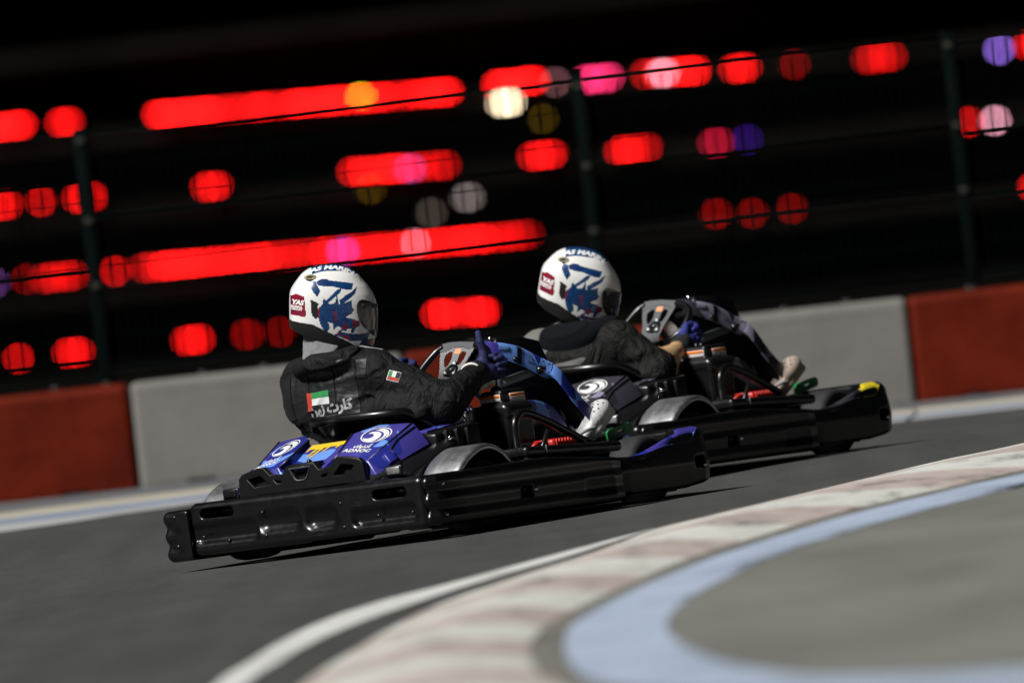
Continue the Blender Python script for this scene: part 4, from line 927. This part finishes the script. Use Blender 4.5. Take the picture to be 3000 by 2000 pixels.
def helmet(parent, hw, vred=False):
    h = bpy.data.objects.new('helmet', ME_SHELL); COL.objects.link(h); h.parent = parent; h.matrix_local = parent.matrix_world.inverted() @ hw
    for nm, me in (('neck_roll', ME_ROLL), ('visor', ME_VIS)):
        o = bpy.data.objects.new(nm, me); COL.objects.link(o); o.parent = h
    mk('lettering', H_TXT, WHT, h); mk('lettering', H_TOP, WHT, h); mk('top_vent', H_VENT, VENTM, h); None
    for s in (1,):
        mk('visor_pivot', dome(HB.ray_cast(Vector((*hp_(1105, 668), .3)), Vector((0, 0, -1)), 1)[0]+Vector((0, 0, .005)), (0, 0, 1), .010, .4), HBLK, h)
    return h

# ------------------------------------------------------------------ gloved hands
GLV, nt, b = nodes_of('blue_glove'); N = nt.nodes.new; L = nt.links.new
tc = N('ShaderNodeTexCoord'); vo = N('ShaderNodeTexVoronoi'); vo.inputs['Scale'].default_value = 210; vo.inputs['Randomness'].default_value = .1; L(tc.outputs['Object'], vo.inputs['Vector'])
cr = N('ShaderNodeValToRGB'); cr.color_ramp.elements[0].position = .3; cr.color_ramp.elements[1].position = .45; cr.color_ramp.elements[0].color = (.027, .031, .185, 1); cr.color_ramp.elements[1].color = (.006, .007, .048, 1)
L(vo.outputs['Distance'], cr.inputs[0]); L(cr.outputs[0], b.inputs['Base Color']); b.inputs['Roughness'].default_value = .75
GLV2 = mat('blue_glove_plain', (.020, .022, .19), .75, var=.3, vscale=60)
KNIT = mat('black_knit', (.008, .008, .012), .9, bump=.3, bscale=300)
def hand_geo(style, right=True):
    sx = 1
    def fn(X, Y, Z):
        d = sbox(X, Y, Z, (0, .046, 0), (.082, .088, .034), .015)
        d = smin(d, sbox(X, Y, Z, (-.012, .05, -.03), (.05, .06, .03), .014), .02)
        d = smin(d, scone(X, Y, Z, (0, -.01, 0), (0, .03, 0), .031, .034), .02)
        for i, (fx, fy, ln) in enumerate(((.031, .086, 1.0), (.0105, .091, 1.08), (-.0105, .087, 1.0), (-.031, .079, .84))):
            k = (fx, fy, .002); p1 = (fx*1.02, fy+.012, -.036*ln); p2 = (fx*.98, fy-.016, -.056*ln); p3 = (fx*.95, fy-.036, -.046*ln)
            f = np.minimum(scone(X, Y, Z, k, p1, .0128, .0112), np.minimum(scone(X, Y, Z, p1, p2, .0112, .0102), scone(X, Y, Z, p2, p3, .0102, .0092)))
            d = smin(d, f, .0045)
        if style == 'thumb':
            th_ = np.minimum(scone(X, Y, Z, (.030, .028, -.012), (.066, .034, -.014), .018, .0145), np.minimum(scone(X, Y, Z, (.066, .034, -.014), (.098, .030, -.012), .0142, .0132), scone(X, Y, Z, (.098, .030, -.012), (.124, .034, -.010), .0130, .0105)))
        else:
            th_ = np.minimum(scone(X, Y, Z, (.030, .025, -.012), (.052, .050, -.022), .017, .0135), np.minimum(scone(X, Y, Z, (.052, .050, -.022), (.046, .078, -.036), .013, .0115), scone(X, Y, Z, (.046, .078, -.036), (.034, .094, -.05), .0112, .0095)))
        d = smin(d, th_, .008)
        return d
    return nets(fn, (-.07, -.06, -.09), (.15, .13, .04), .003)
HG = {'thumb': hand_geo('thumb'), 'grip': hand_geo('grip')}
def hand(parent, style, wrist, ydir, thumb, right=True, gm=None, k=1.12):
    y = Vector(ydir).normalized(); x = Vector(thumb); x = (x-y*x.dot(y)).normalized(); z = x.cross(y) if not right else x.cross(y)
    g = HG[style]
    z = x.cross(y); m = Matrix.Identity(4); flip = not right
    if flip: z = -z
    for i in range(3): m[i][0] = x[i]*k; m[i][1] = y[i]*k; m[i][2] = z[i]*k; m[i][3] = wrist[i]
    v, f = xf(g, m)
    if m.to_3x3().determinant() < 0: f = [tuple(reversed(q)) for q in f]
    gl = mk('glove', (v, f), gm or GLV, parent)
    cuf = tube([m @ Vector((0, .012, 0)), m @ Vector((0, -.015, 0)), m @ Vector((0, -.045, 0)), m @ Vector((0, -.06, 0))], [.036*k, .0385*k, .040*k, .036*k], 16)
    mk('cuff', cuf, KNIT, gl)
    return gl, m

# ------------------------------------------------------------------ drivers
SUIT, nt, b = nodes_of('black_jacket'); N = nt.nodes.new; L = nt.links.new
tc = N('ShaderNodeTexCoord'); n1 = N('ShaderNodeTexNoise'); n1.inputs['Scale'].default_value = 10; n1.inputs['Detail'].default_value = 3; n1.inputs['Distortion'].default_value = 2.0
mp = N('ShaderNodeMapping'); mp.inputs['Scale'].default_value = (1.2, 1.2, .6); L(tc.outputs['Object'], mp.inputs[0]); L(mp.outputs[0], n1.inputs['Vector'])
b.inputs['Base Color'].default_value = (.0042, .0042, .0047, 1); b.inputs['Roughness'].default_value = .75; b.inputs['Specular IOR Level'].default_value = .25
bp = N('ShaderNodeBump'); bp.inputs['Strength'].default_value = .75; bp.inputs['Distance'].default_value = .035; L(n1.outputs['Fac'], bp.inputs['Height'])
n2 = N('ShaderNodeTexNoise'); n2.inputs['Scale'].default_value = 500; L(tc.outputs['Object'], n2.inputs['Vector'])
b2_ = N('ShaderNodeBump'); b2_.inputs['Strength'].default_value = .25; b2_.inputs['Distance'].default_value = .002; L(n2.outputs['Fac'], b2_.inputs['Height']); L(bp.outputs[0], b2_.inputs['Normal']); L(b2_.outputs[0], b.inputs['Normal'])
TROU = mat('dark_trousers', (.010, .010, .011), .85, bump=.2, bscale=40)
SUIT2 = SUIT.copy(); SUIT2.name = 'charcoal_jacket'; SUIT2.node_tree.nodes['Principled BSDF'].inputs['Base Color'].default_value = (.0046, .0042, .0041, 1)
PANEL2 = mat('grey_shoulder_panel', (.13, .125, .115), .8, bump=.3, bscale=25)
HOOD2 = mat('navy_hood', (.0045, .0055, .0075), .9, bump=.2, bscale=30, spec=.1)
SKIN = mat('skin', (.46, .28, .14), .55, var=.1, vscale=20, bump=.05, bscale=80)
GAIT = mat('grey_gaiter', (.20, .20, .205), .85, bump=.35, bscale=45, var=.25, vscale=14)
FL = {'r': mat('flag_red', (.46, .035, .012), .7), 'g': mat('flag_green', (.02, .23, .06), .7), 'w': mat('flag_white', (.62, .62, .62), .7), 'k': mat('flag_black', (.01, .01, .01), .8)}
LETT = mat('silver_lettering', (.30, .30, .31), .5)

def folds(X, Y, Z, a=.0045):
    r1 = (1-np.abs(np.sin(21*Z+17*Y-9*X+3.2*np.sin(8*X+5*Y)+1.3*np.sin(23*Z))))**3
    r2 = (1-np.abs(np.sin(15*Z-24*Y+13*X+2.6*np.sin(9*Z-6*X))))**3
    m1 = .5+.5*np.sin(9*X-7*Y+11*Z); return a*(2.2*r1*m1+2.2*r2*(1-m1)-.45)
def body_sdf(J):
    def fn(X, Y, Z):
        S = scone
        d = sell(X, Y, Z, J['pelvis'], (.20, .18, .14))
        d = smin(d, S(X, Y, Z, J['pelvis'], J['belly'], .18, .19), .08)
        d = smin(d, sell(X, Y, Z, J['chest'], J.get('chest_s', (.255, .150, .21))), .08)
        d = smin(d, S(X, Y, Z, J['shL'], J['shR'], .082, .082), .05)
        for s in 'LR':
            d = smin(d, S(X, Y, Z, J['sh'+s], J['el'+s], .084, .070), .035)
            d = smin(d, S(X, Y, Z, J['el'+s], J['wr'+s], .072, J.get('wrr', .052)), .03)
            hip = (J['pelvis'][0]+(.10 if s == 'R' else -.10), J['pelvis'][1]+.05, J['pelvis'][2]-.04)
            d = smin(d, S(X, Y, Z, hip, J['kn'+s], .105, .075), .04); d = smin(d, S(X, Y, Z, J['kn'+s], J['an'+s], .072, .045), .03)
        d = smin(d, S(X, Y, Z, J['chest'], J['neck'], .09, .065), .04)
        d = smin(d, S(X, Y, Z, J['neck'], J['head'], .062, .075), .03)
        d = np.minimum(d, sell(X, Y, Z, J['head'], (.085, .10, .115)))
        for c, s in J.get('extra', []): d = smin(d, sell(X, Y, Z, c, s), .03)
        for x0 in J.get('seams', []):
            d = d+.0045*np.exp(-((X-x0-.03*(Z-.6))/.007)**2)*(Y < J['chest'][1])
        d = d-folds(X, Y, Z)*np.clip((J['neck'][2]-Z)/.1, 0, 1)
        for s in 'LR':                       # cloth bunched at the elbow, rings of soft creases
            e_ = J['el'+s]; q_ = np.sqrt((X-e_[0])**2+(Y-e_[1])**2+(Z-e_[2])**2)
            d = d-.0045*np.sin(q_*85+6*np.sin(9*Z+7*X))*np.exp(-((q_-.085)/.05)**2)
        return d
    return fn
def person(KM, J, mats_, pick, label):
    p = empty('person', KM)
    lo = np.array(list(J.values())[:0] or [(-.62, -.66, .05)])[0]
    g = nets(body_sdf(J), (-.60, -.66, .06), (.52, .95, 1.12), .0078)
    bo = mk('body', g, mats_, p)
    cen_ = np.array([np.mean([g[0][i] for i in q], 0) for q in g[1]])
    idx_ = pick(cen_[:, 0], cen_[:, 1], cen_[:, 2])
    bo.data.polygons.foreach_set('material_index', idx_.astype(np.int32))
    tag(p, label, 'person', 'kart drivers')
    return p, bo, bvh_of(g)
def hworld(KM, loc, yaw_away=4, tilt=7, pitch=0):
    F = (CR*math.cos(rad(yaw_away))+fw*math.sin(rad(yaw_away))).normalized(); U = (CU*math.cos(rad(tilt))-fw*math.sin(rad(tilt)))
    U = (U-F*U.dot(F)).normalized(); S = F.cross(U); m = Matrix.Identity(4); o = KM @ Vector(loc)
    for i in range(3): m[i][0] = F[i]; m[i][1] = U[i]; m[i][2] = S[i]; m[i][3] = o[i]
    return m @ Matrix.Rotation(rad(-pitch), 4, 'Z')
def shoe_geo():
    def fn(X, Y, Z):                       # heel at origin, toe along +y, top +z
        d = sell(X, Y, Z, (0, .19, .045), (.052, .085, .048)); d = smin(d, sell(X, Y, Z, (0, .06, .04), (.040, .075, .042)), .03)
        d = smin(d, sbox(X, Y, Z, (0, .125, .012), (.088-.02*np.clip((.1-Y)/.1, 0, 1), .27, .03), .014), .015)
        d = smax(d, -sell(X, Y, Z, (0, .055, .085), (.034, .07, .05)), .008)
        for i in range(3):
            for j in range(3): d = np.maximum(d, -(np.sqrt((X-(i-1)*.024)**2+(Y-.165-j*.024)**2)-.0045)*np.where(Z > .05, 1, -1)) if False else d
        return d
    return nets(fn, (-.07, -.04, -.02), (.07, .30, .12), .0045)
SHOE = shoe_geo(); SHW = mat('white_clog', (.62, .62, .61), .6, var=.12, vscale=40, bump=.25, bscale=70); SHT = mat('beige_shoe', (.42, .34, .28), .7); STRAPM = mat('strap_grey', (.35, .35, .36), .6)
def shoe(parent, heel, toe_dir, top_dir, m_):
    y = Vector(toe_dir).normalized(); z = Vector(top_dir); z = (z-y*z.dot(y)).normalized(); x = y.cross(z); m = Matrix.Identity(4)
    for i in range(3): m[i][0] = x[i]; m[i][1] = y[i]; m[i][2] = z[i]; m[i][3] = heel[i]
    o = mk('shoe', xf(SHOE, m), m_, parent)
    hb = bvh_of(SHOE)
    hol = []
    for i in range(3):
        for j in range(4):
            q = hb.ray_cast(Vector(((i-1)*.024+(j % 2)*.01, .155+j*.022, .2)), Vector((0, 0, -1)), 1)
            if q[0] is not None: hol.append(dome(q[0]+Vector((0, 0, .0004)), q[1], .0042, .25, 8))
    mk('vent_holes', xf(merge(*hol), m), BLK3, o)
    mk('strap', xf(tube(catmull([(-.046, .09, .045), (-.046, .03, .075), (0, -.025, .08), (.046, .03, .075), (.046, .09, .045)], 5), .008, 8), m), STRAPM, o)
    return o

# driver of the blue kart: leaning left, looking right, thumb raised off the wheel
J1 = dict(pelvis=(-.02, -.30, .25), belly=(-.08, -.33, .44), chest=(-.155, -.365, .62), shL=(-.375, -.36, .705), shR=(.055, -.405, .685), elL=(-.44, -.24, .535), wrL=(-.25, .06, .62),
          elR=(.345, -.345, .528), wrR=(.275, -.045, .630), knL=(-.22, .30, .38), anL=(-.20, .72, .25), knR=(.24, .32, .34), anR=(.20, .74, .27), neck=(-.15, -.395, .815), head=(-.13, -.40, .985),
          extra=[((-.15, -.41, .755), (.185, .145, .05)), ((.02, -.36, .475), (.30, .15, .06)), ((.13, -.40, .535), (.15, .10, .07)), ((.24, -.40, .50), (.10, .09, .05)), ((-.30, -.365, .62), (.16, .125, .16))], seams=(-.33, -.20, -.07))
def pick1(x, y, z):
    k = np.zeros(len(x), int); k[(z < .44) & (y > -.22)] = 1; k[z > .835] = 2; return k
p1, b1_, bv1 = person(KM1, J1, [SUIT, TROU, SKIN], pick1, 'driver in black jacket and white helmet raising a gloved thumb in the blue kart')
helmet(p1, hworld(KM1, (-.14, -.39, .989)))
mk('neck_gaiter', nets(lambda X, Y, Z: scone(X, Y, Z, (-.178, -.42, .78), (-.170, -.415, .905), .106, .092)-folds(X, Y, Z, .004), (-.32, -.56, .65), (.03, -.2, .98), .006), GAIT, p1)
mk('hood', nets(lambda X, Y, Z: (np.sqrt((np.sqrt(((X+.165)/1.2)**2+((Y+.415)/1.0)**2)-.118)**2+((Z-.757-.10*(X+.165))*1.0)**2)-.036)-folds(X, Y, Z, .006), (-.42, -.62, .68), (.10, -.2, .88), .007), SUIT, p1)
gl, hm = hand(p1, 'thumb', (.265, -.01, .635), (-.12, .85, .12), (-.02, .08, 1), True, None, 1.25)
mk('wrist_band', tube([hm @ Vector((0, -.040, 0)), hm @ Vector((0, -.056, 0))], .053, 18), mat('white_band', (.62, .60, .58), .7), gl)
hand(p1, 'grip', (-.235, .085, .655), (.30, .8, .25), (.1, -.1, 1), False)
shoe(p1, (.20, .70, .262), (0, .80, .52), (0, -.50, .8), SHW); shoe(p1, (-.20, .70, .22), (0, .80, .52), (0, -.50, .8), SHW)
# quilted back panels, sewn strip by strip
NYL = mat('charcoal_nylon', (.0125, .0128, .014), .5, spec=.3, bump=.6, bscale=16, stretch=(1, 1, 2.2))
fq = frame((0, -.52, .64), (1, 0, 0), (-.1, -1, .12))
for x0_, x1_, z0_, z1_ in ((-.455, -.352, -.09, .085), (-.342, -.238, -.105, .115), (-.228, -.098, -.105, .120), (-.088, .008, -.105, .120), (.018, .065, .035, .115)):
    mk('back_panel', drape(flat([[(x0_+.02*(z0_), z0_), (x1_+.02*z0_, z0_), (x1_-.03*z1_, z1_), (x0_-.03*z1_, z1_)]]), fq, bv1, .0028, .014), NYL, b1_)
# patches on the jacket
def patch(nm, polys, fr, bv, par, off=.0055):
    for key, P in polys: mk(nm, drape(flat([P]), fr, bv, off, .015), FL[key] if isinstance(key, str) else key, par)
fb = frame((-.20, -.52, .612), (1, 0, -.02), (-.15, -1, .12)) @ Matrix.Scale(.92, 4)
patch('flag_patch', [('r', [(-.060, -.045), (-.030, -.045), (-.028, .034), (-.058, .036)]), ('g', [(-.028, .008), (.074, .010), (.076, .038), (-.028, .034)]), ('w', [(-.029, -.022), (.076, -.022), (.075, .009), (-.028, .007)]), ('k', [(-.030, -.045), (.074, -.045), (.076, -.023), (-.029, -.023)])], fb, bv1, b1_)
mk('lettering', drape(text('\uFEE5\uFEED\uFEAF \uFE95\uFEAD\uFE8E\uFEDB', .058, bold=.003), frame((-.135, -.52, .572), (1, 0, .05), (-.1, -1, .12)), bv1, .0055, .01), LETT, b1_)
fs = frame((.185, -.47, .668), (.72, .50, -.42), (.62, -.75, .25)) @ Matrix.Scale(.72, 4)
patch('flag_patch', [('w', [(-.036, -.030), (.036, -.030), (.036, .030), (-.036, .030)])], fs, bv1, b1_, .003)
patch('flag_patch', [('r', [(-.032, -.026), (.032, -.026), (.032, -.010), (-.032, -.010)]), ('g', [(-.032, -.008), (-.012, -.008), (-.012, .026), (-.032, .026)]), ('w', [(-.012, -.008), (.010, -.008), (.010, .026), (-.012, .026)]), ('k', [(.010, -.008), (.032, -.008), (.032, .026), (.010, .026)])], fs, bv1, b1_, .006)
patch('reflective_strip', [(LETT, [(-.05, -.012), (.06, -.012), (.055, .012), (-.05, .008)])], frame((.03, -.40, .80), (1, .1, -.25), (.2, -.3, 1)), bv1, b1_, .004)

# driver of the grey kart: hunched forward, both hands on the wheel, bare forearm
J2 = dict(pelvis=(0, -.28, .24), belly=(-.02, -.33, .40), chest=(-.06, -.36, .55), chest_s=(.25, .165, .19), shL=(-.275, -.34, .625), shR=(.165, -.36, .615), elL=(-.35, -.12, .50), wrL=(-.235, .08, .585),
          elR=(.335, -.33, .475), wrR=(.262, -.07, .545), knL=(-.22, .30, .36), anL=(-.20, .72, .25), knR=(.23, .32, .34), anR=(.20, .74, .27), neck=(-.04, -.36, .725), head=(-.02, -.345, .868), wrr=.036,
          extra=[((-.04, -.36, .665), (.17, .14, .06)), ((.02, -.36, .45), (.30, .15, .06))])
def pick2(x, y, z):
    k = np.zeros(len(x), int); k[(z < .40) & (y > -.2)] = 1
    k[(x < -.12+.45*(z-.62)) & (z > .49) & (y < -.15)] = 2
    k[(x > .2) & (y > -.285) & (z > .40) & (y < .1)] = 3; k[z > .76] = 3; return k
p2, b2b, bv2 = person(KM2, J2, [SUIT2, TROU, PANEL2, SKIN], pick2, 'driver in charcoal jacket with grey shoulder and bare forearm in the grey kart')
mk('back_panel', drape(flat([sm([(-.10, .015), (.0, .025), (.10, .03), (.04, -.01), (-.08, -.03)], 4)]), frame((-.02, -.55, .535), (1, 0, .05), (0, -1, .2)), bv2, .003, .02, .4), PANEL2, b2b)
helmet(p2, hworld(KM2, (-.015, -.34, .878), 2, 15, 9))
mk('hood', nets(lambda X, Y, Z: smin(np.sqrt((np.sqrt(((X+.03)/1.25)**2+(Y+.365)**2)-.105)**2+(Z-.688-.25*(Y+.365))**2)-.042, sell(X, Y, Z, (-.05, -.455, .632), (.135, .06, .085)), .05)-folds(X, Y, Z, .004), (-.3, -.58, .45), (.22, -.15, .80), .008), HOOD2, p2)
hand(p2, 'grip', (.245, .005, .575), (-.35, .85, .25), (-.1, -.1, 1), True, GLV2); hand(p2, 'grip', (-.225, .095, .612), (.40, .8, .25), (.1, -.1, 1), False, GLV2)
shoe(p2, (.20, .72, .262), (0, .80, .48), (0, -.50, .8), SHT); shoe(p2, (-.20, .70, .22), (0, .80, .52), (0, -.50, .8), SHT)
